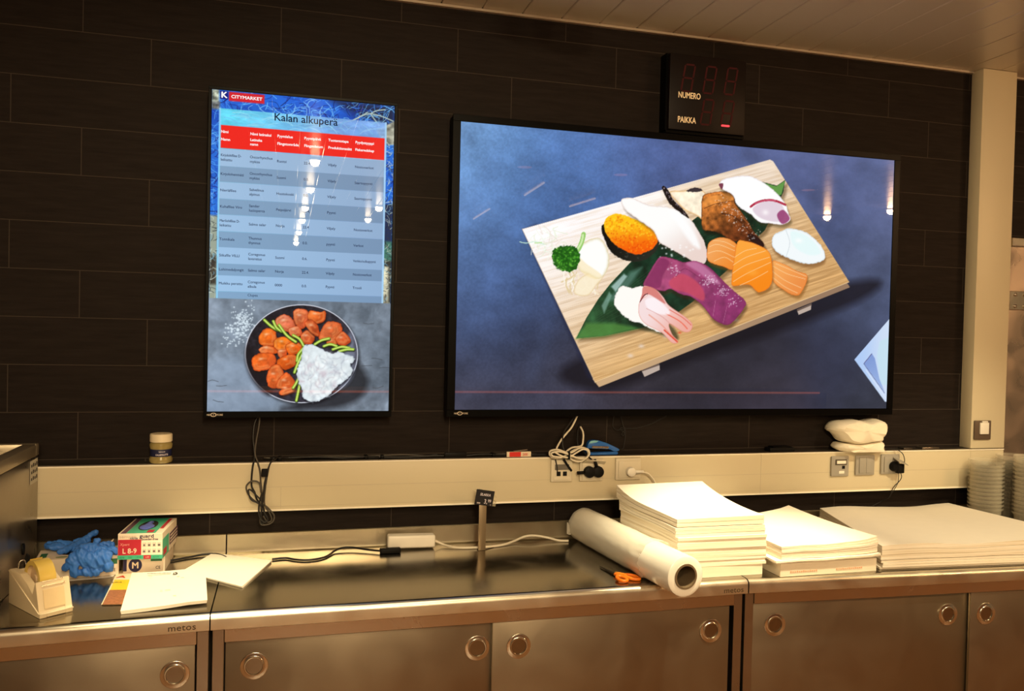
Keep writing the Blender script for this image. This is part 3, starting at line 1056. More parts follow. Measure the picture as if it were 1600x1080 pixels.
# octopus nigiri
c.poly([(966, 458), (985, 506), (1030, 522), (1060, 530), (1040, 500)], (16, 30, 18), True, 12, .6)
c.poly([(964, 456), (974, 447), (988, 450), (1004, 448), (1018, 458), (1006, 480), (1006, 498), (1032, 508), (1040, 520), (1022, 516), (1000, 505), (986, 502), (968, 487), (959, 474)], (255, 252, 246), True, 2, rough=4, edge=((226, 216, 210), 5))
c.poly([(1006, 447), (1024, 452), (1036, 464), (1046, 478), (1072, 496), (1082, 507), (1078, 518), (1066, 518), (1046, 506), (1050, 522), (1060, 534), (1050, 536), (1034, 520), (1008, 506), (998, 490), (1000, 470), (1012, 460)], (246, 222, 222), True, 2, col2=(238, 172, 158), g=((1010, 480), (1072, 520)), edge=((220, 130, 110), 4))
c.poly([(1006, 448), (1024, 452), (1040, 474), (1030, 470), (1012, 460), (1000, 472), (1003, 460)], (214, 120, 112), True, 2.5, .9)
c.stroke([(1000, 472), (1006, 462), (1012, 459)], 3, (60, 24, 40), .9)
c.stroke([(1014, 492), (1034, 508), (1056, 532)], 5, (232, 150, 128), .7)
c.stroke([(1040, 490), (1062, 502), (1074, 514)], 4, (236, 96, 70), .85)
c.stroke([(1046, 484), (1066, 496), (1080, 508)], 3, (220, 80, 60), .8)
c.stroke([(1038, 516), (1058, 534)], 6, (222, 70, 46), .85)
c.blob((1062, 520), 7, 4, (230, 80, 54), .8)
c.poly([(1008, 470), (1024, 466), (1046, 486), (1040, 492), (1016, 486)], (255, 246, 250), True, 6, .8)
c.stroke([(1010, 482), (1036, 496), (1052, 512)], 2.2, (206, 130, 124), .7)
# white napkin corner
c.poly([(1390, 498), (1335, 562), (1383, 628), (1390, 628)], (176, 204, 246), soft=1.5, col2=(206, 222, 246), g=((1340, 560), (1386, 560)))
c.poly([(1390, 526), (1374, 534), (1370, 556), (1376, 600), (1390, 604)], (196, 226, 240), soft=5, alpha=.8)
c.poly([(1350, 568), (1362, 552), (1367, 560), (1374, 592), (1382, 612)], (130, 156, 214), soft=1.5, col2=(150, 176, 226), g=((1360, 555), (1378, 600)))
c.stroke([(1350, 568), (1362, 553)], 3, (90, 84, 130), .9)
c.stroke([(1350, 569), (1382, 614)], 3, (86, 96, 150), .9)
c.stroke([(1353, 578), (1384, 622)], 3, (226, 236, 255), .8)
c.mesh('display', M_SCREEN, TVL)

# ---------------------------------------------------------------- portrait screen: fish origin table
TVP = thing('wall_display_screen', 'narrow upright wall-mounted display screen listing fish origins in a table', 'display screen', (1.384, 0, 1.34))
px = (1.0935, 1.6735, 1.3806, 2.4094)
bxo('casing', px[0] - .009, px[1] + .009, -.074, -.020, px[2] - .020, px[3] + .009, M_BLACK, TVP, .004)
bm = bmesh.new()
for a in ((px[0] - .010, px[1] + .010, px[3] + .001, px[3] + .010), (px[0] - .010, px[1] + .010, px[2] - .020, px[2] - .001),
          (px[0] - .010, px[0] - .001, px[2] - .0009, px[3] + .0009), (px[1] + .001, px[1] + .010, px[2] - .0009, px[3] + .0009)):
    box(bm, a[0], a[1], -.083, -.0743, a[2], a[3], .0008, 1)
obj('bezel', bm, M_BLACKG, TVP)
bm = bmesh.new()
box(bm, 1.25, 1.52, -.0195, -.0008, 1.6, 2.1, .002)
obj('wall_bracket', bm, M_FRAME, TVP)
maker_mark(px[0] + .020, px[2] - .0105, TVP)

c = Canvas(px[0], px[2], px[1] - px[0], px[3] - px[2], SY, 380, 674)
WM, HM = (px[1] - px[0]) * 1000, (px[3] - px[2]) * 1000
def R(x0, x1, y0, y1):
    return [(x0, y0), (x1, y0), (x1, y1), (x0, y1)]
# rope and netting picture behind the table
c.C[:] = (34, 84, 200)
n1 = fbm(c.U * .018, c.V * .018, 5, 31)
c.C[:] = np.array((18, 50, 160))[None, None] * (1 - n1[..., None]) + np.array((60, 150, 250))[None, None] * n1[..., None]
c.poly(R(-5, WM + 5, HM - 40, HM + 5), (40, 110, 230), local=True, soft=20, alpha=.6)
c.poly([(WM * .62, HM + 5), (WM + 5, HM + 5), (WM + 5, HM - 80), (WM * .8, HM - 50)], (36, 40, 62), local=True, soft=30, alpha=.9)
for k in range(900):
    x, y = r2.uniform(-10, WM + 10), r2.uniform(HM - 330, HM)
    if 24 < x < WM - 34 and y < HM - 90:
        continue
    a = r2.uniform(-1.2, 1.2) if r2.random() < .7 else r2.uniform(0, 6)
    ln = r2.uniform(14, 60)
    cv = r2.uniform(-12, 12)
    c.stroke([(x, y), (x + math.cos(a) * ln / 2 - cv * math.sin(a), y + math.sin(a) * ln / 2 + cv * math.cos(a)), (x + math.cos(a) * ln, y + math.sin(a) * ln)],
             r2.uniform(1.2, 2.8), r2.choice([(90, 170, 250), (60, 130, 240), (120, 200, 255), (30, 50, 150), (20, 30, 90), (150, 210, 250)]), .75, local=True)
for P in ([(470, 986), (500, 996), (540, 990), (576, 978)], [(440, 968), (470, 986), (490, 1000)], [(500, 996), (520, 1008), (548, 1014)], [(500, 996), (516, 976), (530, 960)], [(400, 958), (440, 968), (470, 986)]):
    c.stroke(P, 4, (176, 196, 190), .9, local=True)
c.poly([(WM - 60, HM - 86), (WM + 4, HM - 48), (WM + 4, HM - 130), (WM - 34, HM - 130)], (150, 150, 134), local=True, soft=6, nz=.5, ns=.08)
c.poly(R(-2, 22, HM - 44, HM + 2), (150, 156, 140), local=True, soft=8, nz=.8, ns=.09)
c.poly(R(-2, 24, HM - 62, HM - 38), (90, 92, 92), local=True, soft=8, nz=.9, ns=.1)
# side strips: pale ropes and dark gaps
c.poly(R(-2, 24, HM - 690, HM - 400), (156, 166, 150), local=True, soft=10)
c.poly(R(WM - 34, WM + 2, HM - 470, HM - 330), (40, 52, 84), local=True, soft=10)
c.poly(R(WM - 34, WM + 2, HM - 690, HM - 470), (60, 62, 58), local=True, soft=10)
c.poly(R(WM - 34, WM + 2, HM - 520, HM - 456), (70, 120, 104), local=True, soft=10)
c.poly(R(WM - 36, WM - 8, HM - 690, HM - 540), (190, 186, 160), local=True, soft=8, nz=.5)
c.poly(R(-2, 22, HM - 620, HM - 530), (64, 58, 50), local=True, soft=12, nz=.6)
for side in (0, 1):
    for k in range(150):
        x = r2.uniform(-6, 24) if side == 0 else r2.uniform(WM - 32, WM + 6)
        y = r2.uniform(HM - 680, HM - 130)
        pale = y < HM - 400 or side
        a = r2.uniform(0, 6)
        ln = r2.uniform(8, 26)
        c.stroke([(x, y), (x + math.cos(a) * ln * .5 + 3, y + math.sin(a) * ln * .5), (x + math.cos(a) * ln, y + math.sin(a) * ln)], r2.uniform(1.2, 3),
                 r2.choice([(206, 216, 206), (60, 60, 60), (120, 170, 190), (30, 34, 46), (190, 200, 180)] if pale else [(60, 130, 230), (30, 40, 130), (110, 180, 250), (20, 28, 90)]), .7, local=True)
# translucent panel behind title and table
X0, X1 = 25, WM - 31
ty = HM - 57
w = (slice(None), slice(None))
panel = np.clip((c.U - X0) / 1.5, 0, 1) * np.clip((X1 + 6 - c.U) / 1.5, 0, 1) * np.clip((ty - c.V) / 1.5, 0, 1) * np.clip((c.V - 350) / 1.5, 0, 1)
tl = 1 - np.clip((c.U - 60) / 330, 0, 1)
pc = np.stack([118 + 20 * (1 - tl), 180 + 30 * tl, 236 + 4 * tl], -1)
wav = fbm(c.U * .020, c.V * .07, 4, 51)
pc = pc * (1 + .38 * (wav[..., None] - .5))
pc = pc + np.array([-8, 22, 6]) * tl[..., None]
c.C = c.C * (1 - .86 * panel[..., None]) + pc * .86 * panel[..., None]
c.poly([(360, HM - 190), (WM - 31, HM - 110), (WM - 31, HM - 200), (420, HM - 205)], (176, 214, 236), local=True, soft=16, alpha=.7, nz=.2)
for k in range(170):
    x, y = r2.uniform(30, WM - 60), r2.uniform(HM - 175, HM - 66)
    ln = r2.uniform(20, 60)
    a = r2.uniform(-.4, .3) if x < 300 else r2.uniform(-.9, .9)
    c.stroke([(x, y), (x + math.cos(a) * ln / 2, y + math.sin(a) * ln / 2 + 4), (x + math.cos(a) * ln, y + math.sin(a) * ln)], r2.uniform(1.4, 4),
             r2.choice([(190, 240, 250), (110, 180, 230), (150, 214, 240)]), .4, local=True)
c.poly(R(X0 - 3, X0 + 2.5, 352, ty), (150, 220, 255), local=True, soft=2, alpha=.85)
c.poly(R(X1, X1 + 6, 352, ty), (170, 214, 246), local=True, soft=2, alpha=.85)
# logo plates
hd = np.array(c.LL([(345, 142), (356, 143), (356, 156), (345, 155)]))
c.poly(R(24, 49, HM - 28, HM - 2), (22, 34, 130), local=True)
c.poly(R(51, 160, HM - 32, HM - 3), (214, 38, 48), local=True, soft=4)
# header bar and rows (heights follow the table)
def yz(x, y):
    return c.L((x, y))[1]
c.poly(R(X0 + 3, X1, yz(345, 231), yz(345, 195)), (240, 42, 34), local=True)
rowp = [(344, 232), (343, 259), (343, 284), (342, 310), (341, 335), (340, 361), (340, 386), (339, 411.5), (339, 430), (338, 455), (338, 466)]
ys = [yz(*p) for p in rowp]
for i in range(10):
    cl = (160, 192, 224) if i % 2 == 0 else (132, 162, 192)
    cr_ = (146, 172, 204) if i % 2 == 0 else (122, 146, 176)
    P = R(X0 + 2, X1, ys[i + 1], ys[i])
    Pn = np.array(P)
    ww = c.win(Pn, 2)
    t = ((c.U[ww] - X0) / (X1 - X0))[..., None]
    a = np.clip(.5 - c.sdf(Pn, c.U[ww], c.V[ww]) / 1.4, 0, 1)
    g = np.array(cl) * (1 - t) + np.array(cr_) * t
    g = g + np.array([0, 6, 10]) * (i / 9)
    c.C[ww] = c.C[ww] * (1 - a[..., None]) + g * a[..., None]
# bottom photograph: grey concrete with a pan of fish
yb = yz(338, 466)
P = np.array(R(-4, WM + 4, -4, yb))
ww = c.win(P, 2)
U, V = c.U[ww], c.V[ww]
n1 = fbm(U * .012, V * .012, 5, 61)
n2 = fbm(U * .05 + n1 * 3, V * .05, 4, 62)
base = np.stack([112 + 60 * (n1 - .45), 124 + 62 * (n1 - .45), 138 + 66 * (n1 - .45)], -1) * (1 + .35 * (n2[..., None] - .5))
base = base * (1 + .12 * np.clip(1 - U / 250, 0, 1))[..., None]
a = np.clip(.5 - c.sdf(P, U, V) / 1.2, 0, 1)[..., None]
c.C[ww] = c.C[ww] * (1 - a) + base * a
c.poly([(318, 574), (372, 560), (420, 600), (430, 640), (320, 644)], (150, 170, 196), True, 40, .5)
c.poly([(540, 560), (575, 590), (560, 625), (510, 640), (440, 640), (480, 620)], (26, 26, 30), True, 26, .75)
for p in ((575, 505), (588, 560), (600, 575), (572, 572), (590, 606), (332, 596), (345, 603), (340, 625)):
    c.stroke([(p[0] - 7, p[1]), (p[0], p[1] + r2.uniform(-3, 3)), (p[0] + 9, p[1] + r2.uniform(-4, 4))], 2.5, (70, 74, 80), .6)
for k in range(230):          # coarse salt
    q = (r2.gauss(376, 12), r2.gauss(510, 12))
    q = (q[0], q[1] - (q[0] - 376) * .6)
    if q[0] > 398:
        continue
    c.blob(q, r2.uniform(1.5, 4), r2.uniform(1.4, 3.4), (224, 240, 250), .9, 1.3)
cx0, cy0 = c.L((472.5, 553))
rx, ry = 181, 163
th = np.linspace(0, 2 * math.pi, 64, endpoint=False)
ell = lambda k, dx=0, dy=0: [(cx0 + dx + rx * k * math.cos(t), cy0 + dy + ry * k * math.sin(t)) for t in th]
c.poly(ell(1.0, 6, -7), (30, 32, 38), local=True, soft=12, alpha=.7)
c.poly(ell(1.0), (206, 210, 222), local=True, soft=1.6)
c.poly(ell(.982), (38, 34, 40), local=True, soft=2, col2=(60, 58, 70), g=((420, 500), (560, 600)), nz=.4, ns=.1)
c.poly([(548, 520), (556, 552), (550, 590), (530, 606), (534, 560)], (150, 160, 184), True, 18, .6)
c.poly([(390, 540), (384, 566), (398, 600), (420, 618), (420, 590)], (24, 20, 24), True, 18, .7)
def lump(P, c1, c2, ga, gb, ed, rough=2):
    c.poly([(p[0] + 1, p[1] + 2.5) for p in P], (24, 14, 12), True, 7, .6)
    c.poly(P, c1, True, 1.8, rough=rough, col2=c2, g=(ga, gb), edge=(ed, 6), nz=.25, ns=.07)
LO = [([(404, 526), (414, 514), (426, 514), (432, 524), (430, 540), (408, 540)], (250, 130, 44), (224, 90, 24)),
      ([(428, 532), (440, 526), (454, 530), (458, 542), (446, 548), (430, 546)], (252, 140, 40), (226, 94, 20)),
      ([(446, 540), (460, 534), (472, 540), (466, 552), (452, 554)], (246, 122, 34), (216, 84, 20)),
      ([(404, 546), (416, 540), (430, 544), (432, 552), (412, 554)], (250, 150, 90), (226, 92, 30)),
      ([(394, 560), (406, 552), (424, 552), (432, 562), (424, 576), (400, 580), (394, 572)], (240, 110, 36), (222, 90, 40)),
      ([(434, 548), (446, 546), (448, 556), (438, 560)], (232, 110, 60), (200, 76, 30)),
      ([(434, 562), (450, 554), (464, 556), (462, 570), (446, 578), (434, 572)], (238, 106, 30), (206, 76, 20)),
      ([(416, 590), (424, 572), (436, 570), (444, 586), (436, 604), (422, 606)], (238, 118, 56), (206, 84, 32)),
      ([(434, 594), (448, 582), (460, 594), (462, 604), (446, 608), (432, 606)], (232, 110, 50), (204, 84, 34)),
      ([(436, 612), (446, 606), (460, 604), (460, 611), (440, 618)], (226, 116, 60), (196, 84, 40)),
      ([(430, 500), (440, 492), (452, 494), (462, 508), (456, 520), (436, 512)], (228, 140, 110), (206, 92, 56)),
      ([(458, 488), (466, 482), (480, 486), (482, 500), (474, 514), (462, 508)], (230, 130, 84), (204, 84, 44)),
      ([(480, 492), (486, 485), (500, 488), (508, 486), (508, 500), (496, 506), (484, 502)], (238, 128, 60), (206, 84, 30)),
      ([(450, 514), (466, 510), (472, 522), (458, 528)], (232, 140, 104), (206, 88, 50)),
      ([(470, 524), (480, 516), (492, 526), (486, 538), (472, 536)], (220, 108, 60), (196, 78, 36)),
      ([(476, 504), (488, 500), (498, 512), (498, 526), (484, 518)], (218, 100, 52), (190, 72, 30)),
      ([(498, 530), (506, 508), (516, 502), (532, 506), (534, 520), (522, 532)], (230, 124, 72), (206, 86, 40)),
      ([(524, 528), (536, 518), (548, 532), (540, 540), (528, 538)], (222, 110, 60), (180, 66, 28)),
      ([(510, 534), (522, 530), (526, 538), (514, 540)], (232, 120, 50), (196, 80, 26))]
for P, a_, b_ in LO:
    xs = [p[0] for p in P]
    yy = [p[1] for p in P]
    lump(P, a_, b_, (min(xs), min(yy)), (max(xs), max(yy)), (168, 58, 20))
    mxp, myp = sum(xs) / len(xs), sum(yy) / len(yy)
    nP = len(P)
    for q_ in range(3):
        k_ = r2.randrange(nP)
        sh = .35 + .22 * q_
        arc = [(mxp + (P[(k_ + m_) % nP][0] - mxp) * sh, myp + (P[(k_ + m_) % nP][1] - myp) * sh) for m_ in range(3)]
        c.stroke([(a1 + 1, a2 + 1.6) for a1, a2 in arc], 5, (168, 60, 20), .38, soft=6)
        c.stroke(arc, 4.5, (255, 176, 110), .42, soft=6)
    c.blob((mxp - 3, myp - 4), 7, 4, (255, 220, 186), .55)
def spear(P, wd=9):
    c.stroke([(a + .6, b_ + 1.6) for a, b_ in P], wd + 2, (30, 34, 16), .6)
    c.stroke(P, wd, (120, 160, 40), .95)
    c.stroke(P, wd * .62, (178, 212, 74), .95)
    c.stroke(P, wd * .25, (226, 240, 150), .8)
for P in ([(413, 500), (424, 510), (434, 516)], [(427, 502), (432, 512), (440, 518)], [(436, 508), (448, 524), (462, 534)], [(458, 524), (468, 530), (474, 540)],
          [(492, 538), (502, 532), (514, 529)], [(506, 541), (516, 538), (526, 541)], [(520, 546), (534, 542), (546, 544)], [(530, 549), (542, 546), (552, 546)],
          [(474, 544), (466, 554), (464, 564)], [(474, 550), (466, 566), (460, 582)], [(468, 588), (462, 600), (458, 606)], [(470, 592), (466, 612), (463, 626)]):
    spear(P)
wf = [(474, 542), (484, 538), (496, 542), (508, 548), (520, 552), (530, 550), (540, 554), (550, 556), (554, 562), (548, 570), (552, 580), (540, 594), (528, 602), (520, 612), (504, 624), (486, 628), (474, 622), (472, 608), (466, 596), (464, 580), (470, 562)]
c.poly([(p[0] + 1, p[1] + 3) for p in wf], (24, 24, 30), True, 8, .7)
c.poly(wf, (226, 236, 240), True, 2, rough=4, nz=.12, ns=.06, edge=((176, 186, 196), 7))
for k in range(110):
    q = (r2.gauss(508, 22), r2.gauss(580, 20))
    PP = c.LL(wf)
    u, v = c.L(q)
    if c.sdf(PP, np.array([[u]]), np.array([[v]]))[0, 0] > -6:
        continue
    a = r2.uniform(0, 6)
    c.blob(q, r2.uniform(8, 15), r2.uniform(5, 9), r2.choice([(240, 248, 250), (206, 216, 224), (250, 254, 254), (214, 206, 214), (232, 240, 242)]), .8, 1.2, rot=a)
    dx_, dy_ = math.cos(a) * 6, math.sin(a) * 6
    c.stroke([(q[0] - dx_, q[1] - dy_ + 3), (q[0] + dy_ * .3, q[1] + 3 - dx_ * .3), (q[0] + dx_, q[1] + dy_ + 3)], 3, r2.choice([(150, 152, 166), (186, 168, 176), (170, 180, 190)]), .34, soft=5)
c.mesh('display', M_SCREEN, TVP)

# lettering of the table, set just in front of the display surface
TF = frame((px[0], SY - .0008, px[2]), (1, 0, 0), (0, 0, 1))
def put(bm, s, x, y, size, bold=.0, sx=.95, align='LEFT'):
    if isinstance(bm, tuple):
        nm, mt = bm
        bm = bmesh.new()
        put(bm, s, x, y, size, bold, sx, align)
        obj(nm, bm, mt, TVP)
        return
    add_text(bm, s, size, TF @ Matrix.Translation((x / 1000, y / 1000, 0)), align, bold, sx)
G_INK = glow('screen_dark_letters', (38, 52, 84))
G_WHITE = glow('screen_white_letters', (255, 250, 250))
G_NAVY = glow('screen_title_letters', (10, 20, 50))
bm = bmesh.new()
put(bm, 'Kalan alkuperä', WM * .5 + 2, yz(478, 193) + 1, .0350, .0006, .98, 'CENTER')
obj('title_lettering', bm, G_NAVY, TVP)
bm = bmesh.new()
put(bm, 'K', 27, HM - 23.5, .0260, .0018, 1.12)
put(bm, 'CITYMARKET', 58, HM - 22.5, .0145, .0006, 1.10)
obj('logo_lettering', bm, G_WHITE, TVP)
cols = [29, 118, 202, 287, 364, 452]
bm = ('header_lettering', G_WHITE)
hz = [(347, 206), (347, 218)]
h1, h2 = yz(*hz[0]) - 3, yz(*hz[1]) - 3
fs = .0120
put(bm, 'Nimi', cols[0], h1, fs, .0005)
put(bm, 'Namn', cols[0], h2, fs, .0005)
put(bm, 'Nimi latinaksi', cols[1], h1, fs, .0005, 1.0)
put(bm, 'Latinska', cols[1], h1 - 19, fs, .0005)
put(bm, 'namn', cols[1], h1 - 33, fs, .0005)
for i, (a_, b_) in enumerate([('Pyyntialue', 'Fångstområde'), ('Pyyntipäivä', 'Fångstdatum'), ('Tuotantotapa', 'Produktionssätt'), ('Pyydystyyppi', 'Fiskeredskap')]):
    put(bm, a_, cols[i + 2], h1, fs, .0005, 1.0)
    put(bm, b_, cols[i + 2], h2, fs, .0005, 1.0)
rows = [(['Kirjolohifilee D-', 'leikattu'], ['Oncorhynchus', 'mykiss'], 'Ruotsi', '22.4.', 'Viljely', 'Nostoverkot'),
        (['Kirjolohenmäti'], ['Oncorhynchus', 'mykiss'], 'Suomi', '0.0.', 'Viljely', 'Saartopyynti'),
        (['Nieriäfilee'], ['Salvelinus', 'alpinus'], 'Huutokoski', '0.0.', 'Viljely', 'Saartopyynti'),
        (['Kuhafilee Viro'], ['Sander', 'lucioperca'], 'Peipsijärvi', '23.4.', 'Pyynti', ''),
        (['Merilohifilee D-', 'leikattu'], ['Salmo salar'], 'Norja', '22.4', 'Viljely', 'Nostoverkot'),
        (['Tonnikala'], ['Thunnus', 'thynnus'], '', '0.0.', 'pyynti', 'Verkot'),
        (['Siikafile VILLI'], ['Coregonus', 'lavaretus'], 'Suomi', '0.6.', 'Pyynti', 'Verkko/sulkupyynti'),
        (['Lohimedaljongit'], ['Salmo salar'], 'Norja', '22.4.', 'Viljely', 'Nostoverkot'),
        (['Muikku perattu'], ['Coregonus', 'albula'], '0000', '0.0.', 'Pyynti', 'Trooli')]
bm = ('table_lettering', G_INK)
fs = .0118
for i, rw in enumerate(rows):
    mid = (ys[i] + ys[i + 1]) / 2 - 3.5
    for j, cell in enumerate(rw):
        if isinstance(cell, str):
            cell = [cell]
        for k, s in enumerate(cell):
            if s:
                put(bm, s, cols[j], mid + (len(cell) - 1) * 7 - k * 14.5, fs, .00025, 1.0 if len(s) < 16 else .82)
put(bm, 'Clupea', cols[1], ys[9] - 13.5, fs, .0001)

# ---------------------------------------------------------------- queue number display
LED = thing('queue_number_display', 'black wall box with dim red digits above the wide television', 'number display', (2.84, 0, 2.42))
bm = bmesh.new()
box(bm, 2.688, 3.004, -.066, -.0008, 2.424, 2.706, .003)
obj('casing', bm, mat('smoked_plastic', (20, 13, 12), .45, 0, 30, .1, spec=.2), LED, True, 35)
bm = bmesh.new()
box(bm, 2.684, 3.008, -.052, -.001, 2.414, 2.4235)
box(bm, 2.68, 2.6875, -.05, -.001, 2.424, 2.708)
obj('back_plate', bm, M_BLACKG, LED)
LF = frame((2.688, -.0664, 2.424), (1, 0, 0), (0, 0, 1))
dim = mat('faint_glow_segment', (58, 22, 22), .6, 0, 20, .05, emis=(60, 16, 20), estr=.12, spec=.1)  # idle segments, with a faint glow added in the material
lit = mat('lit_red_segment', (120, 20, 20), .4, emis=(255, 56, 64), estr=2.2)
def seg7(x, y, w, h, on=None):
    t = w * .17
    sl = .16
    segs = {'a': ((0, h), (w, h)), 'g': ((0, h / 2), (w, h / 2)), 'd': ((0, 0), (w, 0)), 'f': ((0, h / 2), (0, h)), 'b': ((w, h / 2), (w, h)), 'e': ((0, 0), (0, h / 2)), 'c': ((w, 0), (w, h / 2))}
    for k, (a, b) in segs.items():
        bm = bmesh.new()
        av, bv = Vector(a), Vector(b)
        d = (bv - av).normalized()
        nrm = Vector((-d.y, d.x)) * t / 2
        av, bv = av + d * t * .25, bv - d * t * .25
        pts = [av, av + d * t * .5 + nrm, bv - d * t * .5 + nrm, bv, bv - d * t * .5 - nrm, av + d * t * .5 - nrm]
        prism(bm, [(x + p.x + p.y * sl, y + p.y) for p in pts], LF, .0006)
        o = obj('digit_segment', bm, lit if k == on else dim, LED)
        if k == on:
            o['label'] = 'glowing red bottom bar of the last digit'
def led_xy(px_, py_):
    q = TY(px_, py_, -.0664)
    return q.x - 2.688, q.z - 2.424
for (a, b) in (((1064, 142), (1084, 99)), ((1098, 145), (1119, 104)), ((1131, 147), (1153, 108))):
    x, y = led_xy(*a)
    seg7(x, y, .040, .100)
x, y = led_xy(1094, 194)
seg7(x, y, .040, .094)
x, y = led_xy(1126, 196)
seg7(x, y, .040, .094, 'd')
bm = bmesh.new()
LM = mat('cream_letters', (226, 204, 160), .6, emis=(226, 190, 140), estr=.25)
x, y = led_xy(1059.5, 152)
add_text(bm, 'NUMERO', .0315, LF @ Matrix.Translation((x, y, .0002)), 'LEFT', .0008, .70)
obj('lettering', bm, LM, LED)
bm = bmesh.new()
x, y = led_xy(1058.5, 190.5)
add_text(bm, 'PAIKKA', .0315, LF @ Matrix.Translation((x, y, .0002)), 'LEFT', .0008, .70)
obj('lettering', bm, LM, LED)
# ================================================================== OBJECTS
def put_parent(o, parent):
    attach(o, parent)
    return o

CT = .9003          # worktop surface

# ---------------------------------------------------------------- ceiling lamps
lamp_white = mat('lamp_lens', (250, 240, 220), .3, emis=(255, 226, 170), estr=26)
lamp_ring = mat('lamp_ring_paint', (200, 190, 175), .5)
lamp_label = 'small round recessed ceiling lamp mirrored as a warm dot in the screens'
def make_downlight(x, y, lens_r):
    t = thing('ceiling_downlight', lamp_label, 'ceiling lamp', (x, y, 2.79), 'recessed lamps along the aisle ceiling')
    bm = bmesh.new()
    lathe(bm, [(lens_r + .001, 2.7935), (lens_r + .020, 2.7935), (lens_r + .022, 2.7975), (lens_r + .001, 2.7978)], 24, Matrix.Translation((x, y, 0)), False)
    obj('trim_ring', bm, lamp_ring, t, True, 40)
    bm = bmesh.new()
    lathe(bm, [(lens_r, 2.7945), (lens_r, 2.7976)], 24, Matrix.Translation((x, y, 0)))
    obj('lens', bm, lamp_white, t)
for i, (x, y, e) in enumerate(LAMPS):
    make_downlight(x, y, .040)
lamp_white = mat('dim_lamp_lens', (250, 210, 200), .4, emis=(255, 160, 120), estr=2.2)
for x, y in DIM_LAMPS:
    make_downlight(x, y, .05)
tube_m = mat('tube_lamp_light', (250, 240, 220), .4, emis=(255, 214, 160), estr=6)
for (x0, y0, x1, y1) in ((3.206, -3.85, 3.179, -3.23), (3.748, -4.28, 3.794, -3.77), (3.136, -5.48, 3.122, -4.73)):
    t = thing('ceiling_tube_light', 'long thin ceiling tube light mirrored as a slanted streak in the wide television', 'ceiling lamp', ((x0 + x1) / 2, (y0 + y1) / 2, 2.78), 'tube lights over the aisle')
    tubeo('tube', [(x0, y0, 2.772), (x1, y1, 2.772)], .007, tube_m, t, 10, 0)
    F = Vector((x1 - x0, y1 - y0, 0)).normalized()
    bm = bmesh.new()
    Mx = frame((x0, y0, 2.789), F, Vector((-F.y, F.x, 0)))
    box(bm, -.03, (Vector((x1, y1)) - Vector((x0, y0))).length + .03, -.02, .02, -.0085, .0090, .002, 2, Mx)
    obj('lamp_body', bm, lamp_ring, t)
for a, b, e, sz in SPOTS:
    t = thing('ceiling_spotlight', 'short cream cylinder spotlight aimed down at the worktop', 'ceiling lamp', (a[0], a[1], 2.79), 'spotlights over the counter')
    bm = bmesh.new()
    d = (Vector(b) - Vector(a)).normalized()
    Mx = frame(Vector(a) - d * .02, d.cross(Vector((1, 0, 0))), Vector((1, 0, 0)))
    if (Mx.to_3x3() @ Vector((0, 0, 1))).dot(d) > 0:
        Mx = Mx @ Matrix.Rotation(math.pi, 4, 'X')
    lathe(bm, [(.058, -.015), (.062, -.015), (.062, .04), (.055, .045), (.0, .045)], 28, Mx, False)
    obj('housing', bm, lamp_ring, t, True, 40)

# ---------------------------------------------------------------- sockets, switches on the trunking
PLATE = mat('socket_cream_plastic', (214, 204, 180), .4, 0, 20, .03)
PLATEG = mat('socket_grey_plastic', (158, 152, 140), .42, 0, 20, .03)
def plate(name, label, cat, x0, z0, w=.081, h=.081, m=PLATE, y=-.0610):
    t = thing(name, label, cat, (x0 + w / 2, y, z0))
    bm = bmesh.new()
    box(bm, x0, x0 + w, y - .009, y, z0, z0 + h, .003, 3)
    obj('frame_plate', bm, m, t, True, 35)
    return t
def inset(t, name, x0, x1, z0, z1, m, y=-.0705, d=.003, bev=.001):
    bm = bmesh.new()
    box(bm, x0, x1, y - d, y, z0, z1, bev, 2)
    return obj(name, bm, m, t, True, 35)

t = plate('data_outlet', 'cream data outlet plate under the coiled cables', 'socket', 2.262, 1.120)
inset(t, 'window_label', 2.276, 2.330, 1.164, 1.184, mat('label_window', (104, 98, 88), .3))
for x in (2.283, 2.307):
    inset(t, 'data_port', x, x + .015, 1.142, 1.158, M_BLACK, d=.0015)
inset(t, 'inner_plate', 2.272, 2.333, 1.126, 1.139, PLATE, d=.002)
t = plate('double_socket', 'cream double power socket with two round black plugs in it', 'socket', 2.372, 1.120, .090)
inset(t, 'inner_plate', 2.380, 2.456, 1.126, 1.192, PLATE)
bm = bmesh.new()
prism(bm, [(0, 0), (.086, 0), (.082, .028), (.004, .034)], frame((2.380, -.072, 1.1885), (1, 0, -.06), (0, -1, .55)), .002)
obj('flap', bm, PLATE, t)
t = plate('single_socket', 'cream power socket with a white plug in its right half', 'socket', 2.512, 1.121, .100)
inset(t, 'inner_plate', 2.522, 2.604, 1.128, 1.192, PLATE)
t = plate('control_plate', 'grey control plate with two tiny paper labels left of the double switch', 'switch', 3.432, 1.112, .080, .080, PLATEG)
inset(t, 'label_strip', 3.448, 3.500, 1.158, 1.180, mat('dark_label', (84, 76, 64), .4))
inset(t, 'paper_label', 3.453, 3.495, 1.163, 1.175, M_PAPER, y=-.0737, d=.0008, bev=0)
inset(t, 'paper_label', 3.466, 3.490, 1.123, 1.134, M_PAPER, d=.0008, bev=0)
inset(t, 'key_slot', 3.480, 3.492, 1.142, 1.154, M_BLACK, d=.001, bev=0)
t = plate('double_switch', 'grey double rocker switch between the control plate and the black charger', 'switch', 3.545, 1.114, .088, .080, PLATEG)
inset(t, 'rocker', 3.559, 3.5905, 1.123, 1.186, PLATEG)
inset(t, 'rocker', 3.5915, 3.623, 1.123, 1.186, PLATEG)
